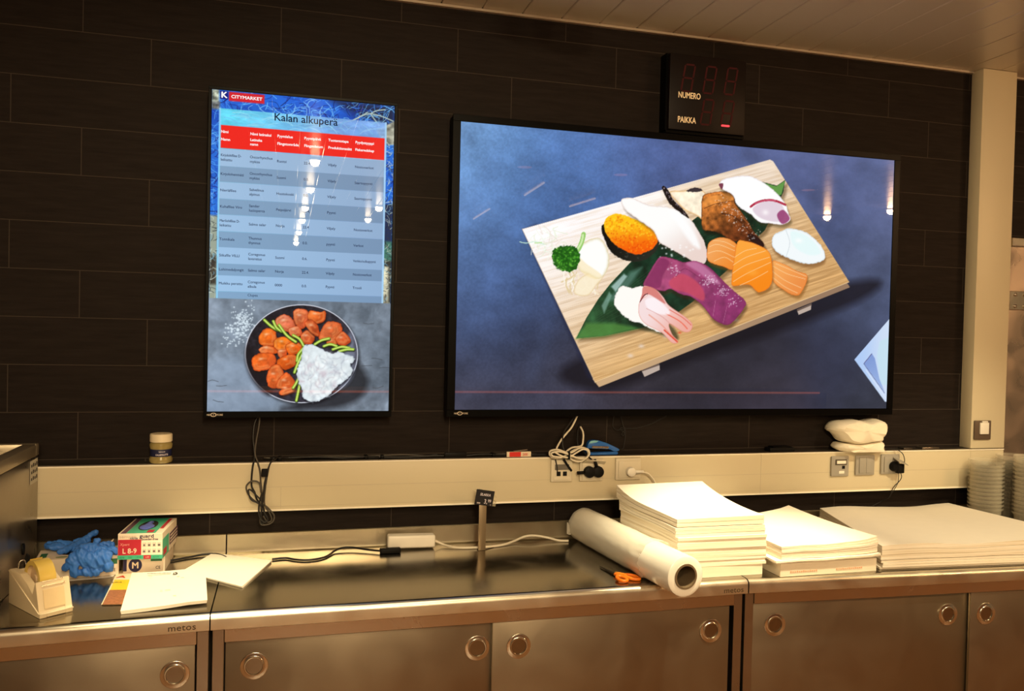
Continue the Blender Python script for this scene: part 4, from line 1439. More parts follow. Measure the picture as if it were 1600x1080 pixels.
t = plate('flap_socket', 'grey power socket with its flap lifted over a black charger', 'socket', 3.665, 1.116, .088, .080, PLATEG)
inset(t, 'inner_plate', 3.677, 3.745, 1.124, 1.188, PLATEG)
bm = bmesh.new()
prism(bm, [(0, 0), (.050, 0), (.050, .040), (0, .040)], frame((3.716, -.074, 1.186), (1, 0, -.35), (0, -1, -.35)), .0025)
obj('flap', bm, PLATEG, t)
t = plate('wall_switch', 'dark framed light switch with a cream rocker on the upright column', 'switch', 4.120, 1.250, .084, .080, mat('dark_switch_frame', (92, 76, 62), .4), y=-.0625)
inset(t, 'rocker', 4.142, 4.186, 1.274, 1.322, M_WHITEP, y=-.072, d=.006)
inset(t, 'rocker_top', 4.152, 4.180, 1.3225, 1.3285, M_WHITEP, y=-.072, d=.006)

# plugs and their leads
def rplug(name, label, x, z, m, r=.021, tail=None, lead=None, lm=None, lr=.003):
    t = thing(name, label, 'plug', (x, -.075, z))
    bm = bmesh.new()
    Mx = frame((x, -.0740, z), (1, 0, 0), (0, 0, 1))
    lathe(bm, [(r * .7, 0), (r, .002), (r, .014), (r * .93, .019), (r * .5, .022), (.0, .022)], 28, Mx, False)
    obj('plug_body', bm, m, t, True, 40)
    if tail:
        tubeo('strain_relief', [(x + r * .7 * tail[0], -.086, z + r * .7 * tail[1]), (x + tail[0] * .048, -.088, z + tail[1] * .048)], .006, m, t, 10, 0)
    if lead:
        tubeo('lead', lead, lr, lm or m, t, 8)
    return t
rplug('black_plug', 'round black plug, left of the two in the double socket', 2.404, 1.156, M_BLACK, tail=(-1, -.03))
rplug('black_plug', 'round black plug, right of the two, its lead running up to the coil', 2.4375, 1.156, M_BLACK, tail=(-.35, .95),
      lead=[(2.421, -.088, 1.192), (2.40, -.086, 1.210), (2.378, -.075, 1.232), (2.362, -.072, 1.243)])
rplug('white_plug', 'round white plug with a white lead dropping behind the paper stack', 2.566, 1.153, M_WHITEP, .0175, (1, 0),
      [(2.612, -.088, 1.151), (2.632, -.086, 1.146), (2.652, -.086, 1.128), (2.664, -.085, 1.108), (2.674, -.082, 1.075), (2.69, -.075, 1.02), (2.70, -.07, .93)], M_WHITEC, .0032)
t = thing('black_charger', 'small black charger plugged under the lifted flap with two thin leads', 'charger', (3.725, -.09, 1.13))
bm = bmesh.new()
lathe(bm, [(.020, 0), (.020, .016), (.015, .022), (0, .022)], 24, frame((3.718, -.0740, 1.148), (1, 0, 0), (0, 0, 1)), False)
box(bm, 3.722, 3.754, -.098, -.078, 1.122, 1.160, .004)
obj('charger_body', bm, M_BLACK, t, True, 40)
tubeo('lead', [(3.744, -.088, 1.122), (3.748, -.088, 1.104), (3.738, -.085, 1.086), (3.722, -.082, 1.070), (3.712, -.078, 1.05), (3.716, -.06, 1.02), (3.70, -.03, .995), (3.66, -.02, .972)], .0016, M_CABLE, t, 6)
tubeo('lead', [(3.756, -.088, 1.150), (3.758, -.09, 1.176), (3.750, -.085, 1.202), (3.730, -.07, 1.2155), (3.70, -.045, 1.2165), (3.676, -.03, 1.2145)], .0018, M_CABLE, t, 6)
tubeo('lead', [(3.734, -.088, 1.122), (3.734, -.087, 1.100), (3.732, -.086, 1.08), (3.720, -.082, 1.055), (3.712, -.07, 1.03)], .0013, M_CABLE, t, 6)

# ---------------------------------------------------------------- coiled cables at the double socket
def ring_pts(cx, cz, rx, rz, y, n=10, a0=0, turns=1.0, tilt=0, wob=.004, seed=0):
    rr = random.Random(seed)
    out = []
    for i in range(int(n * turns) + 1):
        a = a0 + 2 * math.pi * i / n
        x, z = rx * math.cos(a), rz * math.sin(a)
        out.append((cx + x * math.cos(tilt) - z * math.sin(tilt) + rr.uniform(-wob, wob), y + rr.uniform(-.004, .004), cz + x * math.sin(tilt) + z * math.cos(tilt) + rr.uniform(-wob, wob)))
    return out
WL = lambda px_, py_, Y=-.074: tuple(TY(px_, py_, Y))
t = thing('white_cable_coil', 'cream cable bundled in loops hanging below the wide television', 'cable', (2.33, -.08, 1.22))
P = [WL(902, 650, -.045), WL(893, 668, -.05), WL(882, 681, -.06), WL(873, 694, -.07), WL(870, 703, -.08), WL(880, 706, -.084), WL(892, 712, -.086), WL(908, 718, -.086), WL(918, 713, -.084), WL(920, 704, -.082), WL(910, 700, -.08),
     WL(896, 704, -.08), WL(884, 712, -.086), WL(872, 716, -.088), WL(860, 712, -.088), WL(860, 705, -.088), WL(872, 703, -.092), WL(890, 708, -.094), WL(906, 700, -.092), WL(916, 702, -.09), WL(919, 712, -.09),
     WL(908, 721, -.09), WL(895, 719, -.09), WL(884, 709, -.082), WL(893, 700, -.08), WL(908, 697, -.08), WL(911, 688, -.074), WL(911, 676, -.066), WL(907, 667, -.052)]
tubeo('loops', P, .0034, M_WHITEC, t, 8, 7)
tubeo('loops', [WL(866, 706, -.096), WL(876, 712, -.098), WL(888, 715, -.098), WL(900, 708, -.098), WL(912, 702, -.096), WL(921, 708, -.096), WL(914, 717, -.096), WL(900, 715, -.098), WL(888, 710, -.1), WL(874, 706, -.098), WL(862, 708, -.096), WL(864, 713, -.096), WL(878, 715, -.098)], .0032, M_WHITEC, t, 8, 7)
bm = bmesh.new()
q = Vector(WL(888, 711, -.092))
box(bm, q.x - .004, q.x + .004, q.y - .012, q.y + .010, q.z - .015, q.z + .013, .002)
obj('cable_tie', bm, M_BLACK, t)
t = thing('black_cable_bundle', 'black cables twisted through the cream coil below the wide television', 'cable', (2.33, -.08, 1.2))
tubeo('cable', [WL(899, 650, -.04), WL(890, 662, -.046), WL(881, 676, -.056), WL(879, 690, -.070), WL(881, 703, -.078), WL(892, 716, -.080), WL(905, 722, -.081), WL(916, 716, -.080), WL(918, 704, -.076)], .0028, M_CABLE, t, 8)
tubeo('cable', [WL(881, 718, -.078), WL(886, 726, -.076), WL(893, 736, -.074)], .0042, M_BLACK, t, 8, 3)
tubeo('cable', [WL(868, 718, -.074), WL(870, 728, -.073), WL(871, 737, -.073)], .0022, M_CABLE, t, 8, 3)
tubeo('cable', [WL(906, 664, -.03), WL(903, 672, -.04), WL(902, 690, -.06), WL(905, 700, -.072)], .0036, M_CABLE, t, 8, 4)

# ---------------------------------------------------------------- cable hank under the portrait screen
t = thing('hanging_cable_hank', 'black cables looped in a long hank hanging under the upright screen', 'cable', (1.24, -.07, 1.1))
H = lambda x, y, Y=-.070: tuple(TY(370 + x / 5.4, 640 + y / 5.4, Y))
tubeo('cable', [H(180, 50, -.045), H(150, 120, -.052), H(137, 230, -.062), H(146, 330, -.068), H(150, 400, -.072), H(132, 500), H(124, 600), H(128, 655), H(150, 700), H(170, 760), H(196, 790)], .0032, M_CABLE, t)
tubeo('cable', [H(196, 50, -.045), H(185, 150, -.054), H(165, 260, -.064), H(154, 370, -.072), H(175, 440, -.076), H(196, 520, -.076), H(203, 620, -.076), H(212, 720, -.078), H(206, 860, -.078), H(200, 960, -.078), H(250, 972, -.078), H(302, 948, -.078), H(316, 900, -.078),
                     H(290, 860, -.078), H(240, 812, -.078), H(180, 790, -.078), H(120, 745, -.078), H(86, 690, -.078), H(84, 640, -.078), H(130, 604, -.080), H(190, 622, -.080), H(206, 700, -.084)], .0028, M_GREYC, t)
tubeo('cable', [H(440, 412, -.036), H(360, 404, -.046), H(300, 430, -.064), H(268, 490, -.074), H(250, 560, -.08), H(232, 640, -.084), H(222, 760, -.084), H(204, 900, -.084), H(206, 962, -.084), H(236, 940, -.084), H(232, 860, -.086), H(212, 780, -.088), H(160, 720, -.088), H(112, 676, -.088),
                     H(98, 690, -.088), H(120, 760, -.088), H(190, 800, -.09), H(240, 880, -.088), H(262, 930, -.086), H(232, 950, -.088), H(192, 900, -.088), H(188, 800, -.09), H(214, 700, -.09)], .0026, M_CABLE, t)
tubeo('cable', [H(330, 418, -.05), H(284, 452, -.068), H(262, 540, -.076), H(240, 680, -.080), H(236, 800, -.080), H(280, 880, -.082), H(294, 930, -.082), H(262, 950, -.082), H(224, 900, -.092)], .0022, M_GREYC, t)
bm = bmesh.new()
q = Vector(H(234, 535, -.083))
box(bm, q.x - .010, q.x + .011, q.y - .006, q.y + .010, q.z - .013, q.z + .013, .003, 2)
obj('cable_clip', bm, M_BLACK, t)

# ---------------------------------------------------------------- cables and bits lying on the trunking ledge
LZ = 1.2112
L_ = lambda x, dz=0.0, y=-.03: (x, y, LZ + .0042 + dz)
t = thing('ledge_cable', 'black cables running along the ledge from the hank to the white coil', 'cable', (1.8, -.03, LZ))
rr = random.Random(5)
for k, (xa, xb, yy) in enumerate(((1.29, 2.26, -.036), (1.27, 2.22, -.024), (1.31, 1.86, -.014))):
    pts = []
    n = 12
    for i in range(n + 1):
        x = xa + (xb - xa) * i / n
        pts.append((x, yy + rr.uniform(-.003, .003), LZ + .0038 + max(0, rr.uniform(-.003, .006))))
    tubeo('cable', pts, .0034, M_CABLE if k != 1 else M_GREYC, t, 8, 5)
for x in (1.315, 1.60, 1.655, 2.05):
    bxo('cable_tie', x, x + .012, -.046, -.010, LZ + .0006, LZ + .012, M_BLACK, t, .002)
t = thing('power_strip_block', 'small black cable junction block on the ledge right of the upright screen', 'adapter', (1.64, -.03, LZ))
bxo('block', 1.612, 1.648, -.050, -.0475, LZ + .0002, LZ + .010, M_BLACK, t, .0006)
o = bxo('black_sensor_puck', 1.875, 1.955, -.056, -.048, LZ + .0002, LZ + .020, M_BLACK, None, .003)
tag(o, 'low black oval device lying on the ledge below the left edge of the wide television', 'device')
# red and white pack
t = thing('small_red_box', 'small red and white cardboard box on the ledge below the wide television', 'box', (2.145, -.04, LZ))
bxo('carton', 2.100, 2.190, -.055, -.046, LZ + .0002, LZ + .0185, mat('white_card', (226, 208, 180), .6), t, .0006)
RF = frame((2.100, -.0552, LZ), (1, 0, 0), (0, 0, 1))
decal('red_print', RF, .010, .052, .001, .018, mat('red_card', (206, 40, 30), .5), t)
bm = bmesh.new()
add_text(bm, '200', .013, RF @ Matrix.Translation((.058, .0045, .0005)), 'LEFT', .0002)
obj('lettering', bm, mat('red_card', (206, 40, 30), .5), t)
bm = bmesh.new()
prism(bm, [(0, 0), (.05, .004), (.05, .0055), (0, .0015)], frame((2.126, -.046, LZ + .0195), (1, 0, .02), (0, 0, 1)), .012)
obj('lid_flap', bm, mat('grey_card', (150, 132, 116), .6), t)
# stapler
t = thing('blue_stapler', 'blue desk stapler lying on the ledge under the wide television', 'stapler', (2.475, -.03, LZ))
blue = mat('blue_stapler_plastic', (24, 92, 172), .38, 0, 20, .04)
SF = frame((2.405, -.050, LZ + .0006), (1, 0, 0), (0, 0, 1)) @ Matrix.Translation((0, 0, -.022)) @ Matrix.Diagonal((1, 1.42, 1, 1))
bm = bmesh.new()
prism(bm, [(.000, .018), (.004, .030), (.012, .0370), (.028, .0390), (.050, .0370), (.080, .0300), (.112, .0200), (.126, .0150), (.128, .0110), (.120, .0085), (.104, .0085), (.090, .0160), (.020, .0175)], SF, .022, .0015)
obj('top_arm', bm, blue, t, True, 40)
bm = bmesh.new()
prism(bm, [(-.004, .0), (.118, .0), (.124, .0035), (.120, .0075), (.100, .0075), (.030, .0060), (.010, .0062), (.006, .0180), (.000, .0172), (-.006, .006)], SF, .022, .0012)
obj('base_arm', bm, blue, t, True, 40)
bm = bmesh.new()
prism(bm, [(.018, .0185), (.082, .0165), (.086, .0195), (.082, .0225), (.020, .0245)], SF @ Matrix.Translation((0, 0, .0225)), .0015, .0004)
obj('metal_rail', bm, M_HANDLE, t)
bm = bmesh.new()
prism(bm, [(.006, .031), (.012, .0365), (.028, .0385), (.044, .0370), (.036, .0330), (.018, .0310)], SF @ Matrix.Translation((0, 0, .0224)), .0010, .0003)
obj('thumb_pad', bm, mat('pale_teal_plastic', (120, 178, 190), .4), t)
# thin black cable tied behind
t = thing('knotted_black_wire', 'thin knotted black wire on the tiles right of the blue stapler', 'cable', (2.6, -.02, 1.25))
K = lambda x, y, Y=-.012: tuple(TY(840 + x / 7.2, 640 + y / 7.2, Y))
tubeo('wire', [K(865, 60), K(846, 150), K(850, 200), K(890, 232), K(950, 222), K(1010, 216), K(1120, 208), K(1270, 165), K(1380, 110), K(1450, 75)], .0016, M_CABLE, t, 6)
tubeo('wire', [K(930, 70), K(950, 140), K(968, 200), K(984, 225), K(985, 300), K(970, 400), K(960, 440), K(920, 452), K(880, 480)], .0018, M_CABLE, t, 6)
tubeo('wire', [K(925, 225), K(940, 205), K(985, 208), K(975, 240), K(952, 260), K(948, 290), K(966, 292), K(972, 258), K(940, 236)], .0018, M_CABLE, t, 6)
# dark bits near the right
t = thing('black_tray_clip', 'flat black plastic holder on the ledge left of the white cloth bundle', 'holder', (3.22, -.03, LZ))
bxo('holder', 3.165, 3.275, -.052, -.010, LZ + .0002, LZ + .016, M_BLACK, t, .003)
bxo('lip', 3.18, 3.262, -.050, -.012, LZ + .0162, LZ + .020, M_BLACKG, t, .001)
for i, (x0, x1, lb) in enumerate(((3.635, 3.70, 'flat grey metal piece on the ledge above the flap socket'), (3.79, 3.83, 'tiny dark metal piece on the ledge between two flat plates'), (3.88, 3.965, 'flat pale metal plate on the ledge beside the upright column'))):
    o = bxo('flat_metal_piece', x0, x1, -.048, -.012, LZ + .0002, LZ + .006, M_BAND if i == 1 else M_FRAME, None, .001)
    tag(o, lb, 'metal piece')

# ---------------------------------------------------------------- spice jar
t = thing('spice_jar', 'small glass jar with white lid and blue label on the ledge above the glove boxes', 'jar', (.952, -.036, LZ))
JM = Matrix.Translation((.952, -.0345, LZ + .0005))
bm = bmesh.new()
lathe(bm, [(.030, 0), (.0345, .003), (.0355, .008), (.0355, .014), (.0330, .020), (.0325, .022), (.0325, .046), (.0345, .052), (.0350, .060), (.0320, .066), (.0290, .068)], 36, JM)
obj('glass_body', bm, mat('mustard_filled_glass', (158, 142, 88), .12, 0, 60, .25, coat=.6), t, True, 50)
bm = bmesh.new()
lathe(bm, [(.0300, .0682), (.0332, .0685), (.0338, .071), (.0338, .090), (.0325, .0935), (.0290, .0945), (.0, .0945)], 36, JM, False)
obj('lid', bm, mat('cream_lid', (236, 220, 186), .45, 0, 20, .03), t, True, 50)
bm = bmesh.new()
lathe(bm, [(.0327, .0225), (.0329, .0228), (.0329, .0455), (.0327, .0458)], 48, JM, False)
lb = obj('label_band', bm, mat('navy_label', (26, 30, 66), .5, 0, 40, .1), t, True, 50)
def curved_text(s, size, z, m, name, bold=.0002, r=.0333, sx=.8, a0=-1.35):
    bm = bmesh.new()
    add_text(bm, s, size, Matrix.Identity(4), 'CENTER', bold, sx)
    for v in bm.verts:
        a = a0 + v.co.x / r
        zz = v.co.y + z
        v.co = JM @ Vector((r * math.cos(a), r * math.sin(a), zz))
    obj(name, bm, m, lb)
curved_text('KALAMAUSTE', .0078, .0265, mat('white_print', (220, 210, 220), .5), 'lettering', .0003)
curved_text('kalamauste', .0055, .0372, mat('white_print', (220, 210, 220), .5), 'small_lettering')

# ---------------------------------------------------------------- crumpled paper / cloth helper
def lumpy(name, prims, m, parent=None, voxel=.004, noise=.006, nscale=.03, sm=4, seed=0, flat=None, sub=True):
    """soft crumpled body: overlapping ellipsoids and capsules fused into one skin, then creased"""
    bm = bmesh.new()
    for p in prims:
        if p[0] == 'e':
            _, c, r, rot = p
            Mx = Matrix.Translation(c) @ Euler(rot).to_matrix().to_4x4() @ Matrix.Diagonal((r[0], r[1], r[2], 1))
            bmesh.ops.create_icosphere(bm, subdivisions=3, radius=1, matrix=Mx)
        else:
            _, pts, r = p[:3]
            tp = p[3] if len(p) > 3 else None
            tube(bm, pts, r, 10, 5, False, tp)
            for e in (pts[0], pts[-1]):
                k = r if tp is None else r * tp(0 if e is pts[0] else 1)
                bmesh.ops.create_icosphere(bm, subdivisions=2, radius=k, matrix=Matrix.Translation(e))
    o = obj(name, bm, m, parent)
    md = o.modifiers.new('r', 'REMESH')
    md.mode = 'VOXEL'
    md.voxel_size = voxel
    md.use_smooth_shade = True
    s = o.modifiers.new('s', 'SMOOTH')
    s.iterations = sm
    bpy.context.view_layer.update()
    dg = bpy.context.evaluated_depsgraph_get()
    me = bpy.data.meshes.new_from_object(o.evaluated_get(dg))
    o.modifiers.clear()
    o.data = me
    from mathutils import noise as nz
    nrm = [v.normal.copy() for v in me.vertices]
    for v, n_ in zip(me.vertices, nrm):
        c_ = v.co
        q = Vector(((c_.x + c_.z * .5) / nscale, c_.y / (nscale * 1.4), (c_.z - c_.x * .5) / (nscale * 2.6))) + Vector((seed * 7.3, seed * 3.1, 0))
        a = nz.noise(q) + .5 * nz.noise(q * 2.3)
        rdg = (1 - abs(nz.noise(q * 1.3 + Vector((9, 9, 9)))) * 2.4)
        v.co += n_ * (a * noise * .7 + rdg * noise * .5)
        if flat is not None and v.co.z < flat:
            v.co.z = flat
    me.polygons.foreach_set('use_smooth', [True] * len(me.polygons))
    if m and not me.materials:
        me.materials.append(m)
    return o

# two folded white cloths on the ledge (each a pillow of folded fabric)
CLOTH = mat('white_folded_cloth', (240, 230, 208), .8, 0, 60, .04, .2, 90, sheen=.2)
def cloth(name, label, outline, y0, y1, seed):
    """folded soft packet: outline in the upright plane, puffed between y0 and y1, with sagging folds"""
    P = crom([(a, b, 0) for a, b in outline], 2, True)
    cx = sum(p.x for p in P) / len(P)
    cz = sum(p.y for p in P) / len(P)
    from mathutils import noise as nz
    bm = bmesh.new()
    rings = []
    K_ = 9
    th_ = np.linspace(-math.pi / 2, math.pi / 2, K_)
    for a in th_:
        k = math.cos(a) ** .30 if abs(abs(a) - math.pi / 2) > 1e-6 else .0
        y = (y0 + y1) / 2 + (y1 - y0) / 2 * math.sin(a)
        ring = []
        for p in P:
            k2 = .18 + .82 * k
            x = cx + (p.x - cx) * k2
            z = cz + (p.y - cz) * k2
            n_ = nz.noise(Vector((x * 26 + seed, y * 26, z * 34)))
            fd = abs(nz.noise(Vector((x * 40 + seed, 5, z * 60 + x * 30))))
            ring.append(bm.verts.new((x + .002 * n_, y + (.009 * n_ - .010 * (.3 - fd)) * (1 if y < (y0 + y1) / 2 else 0), max(z + .0025 * n_, LZ + .0008))))
        rings.append(ring)
    n = len(P)
    for A, B in zip(rings, rings[1:]):
        for i in range(n):
            bm.faces.new((A[i], B[i], B[(i + 1) % n], A[(i + 1) % n]))
    bm.faces.new(rings[0])
    bm.faces.new(rings[-1][::-1])
    o = obj(name, bm, CLOTH, None, True, 38)
    return tag(o, label, 'cloth')
CL = lambda x, y: (lambda q: (q.x, q.z))(TY(1270 + x / 6.75, 640 + y / 6.75, -.045))
cloth('folded_cloth', 'small folded white cloth, the lower of two on the ledge', [CL(*p) for p in ((205, 385), (240, 345), (300, 345), (420, 352), (560, 335), (652, 318), (685, 360), (672, 400), (692, 444), (600, 452), (480, 440), (380, 450), (300, 444), (232, 416))], -.112, -.004, 3)
cloth('folded_cloth', 'larger folded white cloth resting on top of the other one', [CL(*p) for p in ((138, 205), (166, 150), (215, 118), (330, 104), (430, 100), (522, 122), (600, 98), (662, 104), (704, 168), (682, 236), (650, 280), (640, 318), (520, 334), (400, 352), (300, 338), (250, 318), (200, 250))], -.122, -.002, 11)

# ---------------------------------------------------------------- paper stacks
def stack(name, label, FL, FR, BR, BL, z0, z1, n, curl, jit=.0012, m=None, seed=0, cat='paper stack', gap=.10, nu=9, nv=12, cap=None, roundc=0):
    """pile of sheets: n visible layers, each slightly shifted, all following the curl"""
    rr = random.Random(seed)
    bm = bmesh.new()
    dz = (z1 - z0) / n
    for i in range(n):
        jx, jy = rr.uniform(-jit, jit), rr.uniform(-jit, jit)
        jr = rr.uniform(-jit, jit) * 1.5
        top = []
        bot = []
        for b in range(nv + 1):
            v = b / nv
            rt, rb = [], []
            for a in range(nu + 1):
                u = a / nu
                x = (FL[0] * (1 - u) + FR[0] * u) * (1 - v) + (BL[0] * (1 - u) + BR[0] * u) * v + jx + jr * v
                y = (FL[1] * (1 - u) + FR[1] * u) * (1 - v) + (BL[1] * (1 - u) + BR[1] * u) * v + jy + jr * u
                h0 = z0 + dz * i
                c0 = curl(u, v, i / n)
                c1 = curl(u, v, (i + 1) / n)
                rb.append(bm.verts.new((x, y, h0 + c0 + dz * gap * .5)))
                rt.append(bm.verts.new((x, y, h0 + dz * (1 - gap * .5) + c1)))
            top.append(rt)
            bot.append(rb)
        for b in range(nv):
            for a in range(nu):
                bm.faces.new((top[b][a], top[b][a + 1], top[b + 1][a + 1], top[b + 1][a]))
                if i == 0:
                    bm.faces.new((bot[b][a], bot[b + 1][a], bot[b + 1][a + 1], bot[b][a + 1]))
        for a in range(nu):
            bm.faces.new((bot[0][a], bot[0][a + 1], top[0][a + 1], top[0][a]))
            bm.faces.new((bot[nv][a + 1], bot[nv][a], top[nv][a], top[nv][a + 1]))
        for b in range(nv):
            bm.faces.new((bot[b + 1][0], bot[b][0], top[b][0], top[b + 1][0]))
            bm.faces.new((bot[b][nu], bot[b + 1][nu], top[b + 1][nu], top[b][nu]))
    o = obj(name, bm, m or M_PAPER, None, True, 30)
    return tag(o, label, cat)

def sheetpaper(name, col, dark):
    """paper whose cut edges show fine sheet lines"""
    m = mat(name, col, .75, 0, 25, .03, spec=.2)
    nt = m.node_tree
    b = nt.nodes['Principled BSDF']
    N, L = nt.nodes.new, nt.links.new
    tc = N('ShaderNodeTexCoord')
    mp = N('ShaderNodeMapping')
    mp.inputs['Scale'].default_value = (1.2, 1.2, 420)
    L(tc.outputs['Object'], mp.inputs[0])
    no = N('ShaderNodeTexNoise')
    no.inputs['Scale'].default_value = 1.6
    no.inputs['Detail'].default_value = 3
    L(mp.outputs[0], no.inputs['Vector'])
    ge = N('ShaderNodeNewGeometry')
    sp = N('ShaderNodeSeparateXYZ')
    L(ge.outputs['True Normal'], sp.inputs[0])
    ab = N('ShaderNodeMath')
    ab.operation = 'ABSOLUTE'
    L(sp.outputs[2], ab.inputs[0])
    lt = N('ShaderNodeMath')
    lt.operation = 'LESS_THAN'
    lt.inputs[1].default_value = .6
    L(ab.outputs[0], lt.inputs[0])
    mr = N('ShaderNodeMapRange')
    mr.inputs[1].default_value = .42
    mr.inputs[2].default_value = .62
    L(no.outputs[0], mr.inputs[0])
    mu = N('ShaderNodeMath')
    mu.operation = 'MULTIPLY'
    L(mr.outputs[0], mu.inputs[0])
    L(lt.outputs[0], mu.inputs[1])
    mx = N('ShaderNodeMix')
    mx.data_type = 'RGBA'
    src = b.inputs['Base Color'].links[0].from_socket
    L(mu.outputs[0], mx.inputs[0])
    L(src, mx.inputs[6])
    mx.inputs[7].default_value = lin(dark)
    L(mx.outputs[2], b.inputs['Base Color'])
    return m
M_SHEET = sheetpaper('sheet_stack_paper', (240, 232, 216), (216, 200, 170))

# stack A: behind the roll
ca = lambda u, v, t: 0
cb = lambda u, v, t: t * (.016 * v ** 2 + .006 * math.sin(v * 5) * (1 - u))
stack('paper_ream', 'wrapped cream paper ream at the bottom of the tall stack beside the plastic roll', (2.520, -.560), (2.822, -.560), (2.79, -.21), (2.492, -.205), .9006, .9340, 1, ca, 0, M_PAPERW, 1, 'paper ream', 0)
stack('paper_stack', 'thick pile of white sheets, middle of the tall stack beside the roll', (2.522, -.560), (2.832, -.562), (2.80, -.205), (2.482, -.20), .9346, 1.030, 10, cb, .0014, M_SHEET, 2, gap=.05)
ztop = lambda u, v, t: .016 * v ** 2 + .006 * math.sin(v * 5) * (1 - u)
stack('paper_stack', 'pile of white sheets second from the top of the tall stack', (2.516, -.556), (2.829, -.558), (2.80, -.20), (2.478, -.195), 1.0306, 1.0600, 3,
      lambda u, v, t: ztop(u, v, t) + t * (.012 * v ** 2 - .006 * (1 - u) * math.sin(v * 3.1)), .0012, M_SHEET, 3)
z2 = lambda u, v: ztop(u, v, 1) + (.012 * v ** 2 - .006 * (1 - u) * math.sin(v * 3.1))
stack('paper_stack', 'curled white sheets on top of the tall stack beside the roll', (2.521, -.553), (2.826, -.555), (2.80, -.19), (2.470, -.185), 1.0606, 1.0860, 2,
      lambda u, v, t: z2(u, v) + t * (.018 * v ** 3 + .004 * u * (1 - v)) + .0012, .0012, M_SHEET, 4, nv=16)

# stack B
kb = lambda u, v, t: t * (.026 * (u ** 2) * v ** 2 + .010 * u ** 6 * (1 - v))
stack('paper_ream', 'wrapped paper ream with faint red print under the middle short stack', (2.862, -.600), (3.222, -.598), (3.165, -.19), (2.86, -.19), .9006, .9430, 1, lambda u, v, t: 0, 0, M_PAPERW, 5, 'paper ream', 0)
stack('paper_stack', 'loose flared white sheets between the printed ream and the short stack', (2.842, -.606), (3.232, -.606), (3.17, -.185), (2.842, -.19), .9436, .9540, 3, lambda u, v, t: .006 * u ** 5 + .002 * math.sin(u * 7) ** 2, .002, M_SHEET, 6, gap=.3)
stack('paper_stack', 'white sheets with a raised back corner on top of the middle short stack', (2.866, -.598), (3.226, -.596), (3.165, -.185), (2.855, -.19), .9546, .9960, 6, lambda u, v, t: .0075 * u ** 5 + .002 * math.sin(u * 7) ** 2 + .0006 + kb(u, v, t), .0016, M_SHEET, 7)
for (xx, s_) in ((2.905, 'TERVAKOSKI'), (3.075, 'TERVAKOSKI')):
    pass
rp = bpy.data.objects['paper_ream.001']
BF = frame((2.862, -.6004, .9006), (1, .004, 0), (0, 0, 1))
for xx in (.035, .205):
    bm = bmesh.new()
    for k in range(13):
        quad(bm, BF, xx + k * .0078, xx + k * .0078 + .0058, .0125, .0125 + (.0040 if k % 3 else .0050), .0004, .0002)
    obj('red_print', bm, M_REDINK, rp)

# stack C: large sheets at the right
kc = lambda u, v, t: t * (.006 * math.sin(u * 6.3 + .6) * v ** 3 + .004 * math.sin(u * 11) * (1 - v) ** 3)
stack('large_paper_stack', 'loose bottom layer of large white sheets at the right end', (3.246, -.592), (4.10, -.640), (4.010, -.055), (3.40, -.055), .9006, .9300, 4, lambda u, v, t: .0015 * math.sin(u * 9) ** 2 * t + .001 * t, .005, M_SHEET, 8, 'paper stack', .10, 14, 10)
stack('large_paper_stack', 'wide pile of large white sheets on top at the right end', (3.244, -.592), (4.10, -.640), (4.015, -.050), (3.395, -.050), .9312, .9790, 3, lambda u, v, t: .0015 * math.sin(u * 9) ** 2 + .0016 + kc(u, v, t), .0022, M_SHEET, 9, 'paper stack', .05, 22, 12)

# ---------------------------------------------------------------- roll of plastic film
ROLL = thing('plastic_film_roll', 'big roll of clear plastic film lying across the counter with its core showing', 'plastic roll', (2.43, -.38, CT))
C1, C2 = Vector((2.467, -.722, .9608)), Vector((2.395, -.075, .9608))
ax = (C2 - C1).normalized()
RM = frame(C1, Vector((0, 0, 1)).cross(ax), Vector((0, 0, 1)))
if (RM.to_3x3() @ Vector((0, 0, 1))).dot(ax) < 0:
    RM = frame(C1, ax.cross(Vector((0, 0, 1))), Vector((0, 0, 1)))
Ln = (C2 - C1).length
FILM = mat('milky_film', (242, 238, 226), .25, 0, 9, .04, .3, 14, (1, 1, 1), coat=.6)
bm = bmesh.new()
lathe(bm, [(.0375, -.002), (.0375, .004), (.0375, Ln * .5), (.0376, Ln), (.059, Ln), (.0598, Ln - .004), (.0600, .006), (.0590, .001), (.0560, -.001), (.0380, -.0005)], 64, RM, False)
obj('film_winding', bm, FILM, ROLL, True, 40)
bm = bmesh.new()
lathe(bm, [(.0315, -.004), (.0370, -.004), (.0372, -.002), (.0372, .05), (.0372, Ln), (.0315, Ln), (.0315, .02), (.0315, -.004)], 48, RM, False)
obj('cardboard_core', bm, mat('brown_card_core', (104, 86, 62), .8, 0, 30, .1), ROLL, True, 40)
# wrinkled bag pulled over the far part, with a loose torn front edge
from mathutils import noise as MN
bm = bmesh.new()
rings = []
nr, na = 46, 72
for i in range(nr):
    s_ = .165 + (Ln + .010 - .165) * i / (nr - 1)
    ring = []
    for k in range(na):
        a = 2 * math.pi * k / na
        w_ = MN.noise(Vector((math.cos(a) * 2.2, math.sin(a) * 2.2, s_ * 9))) + .6 * MN.noise(Vector((math.cos(a) * 5, math.sin(a) * 5, s_ * 22)))
        edge = max(0, 1 - i / 7.0)
        r = .0614 + .0016 * max(w_, -.3) + edge * .0050 * (.4 + w_)
        ss = s_ + (1 - i / (nr - 1)) ** 6 * .02 * MN.noise(Vector((math.cos(a) * 3, math.sin(a) * 3, 4)))
        q = RM @ Vector((r * math.cos(a), r * math.sin(a), ss))
        q.z = max(q.z, CT + .0003)
        ring.append(bm.verts.new(q))
    rings.append(ring)
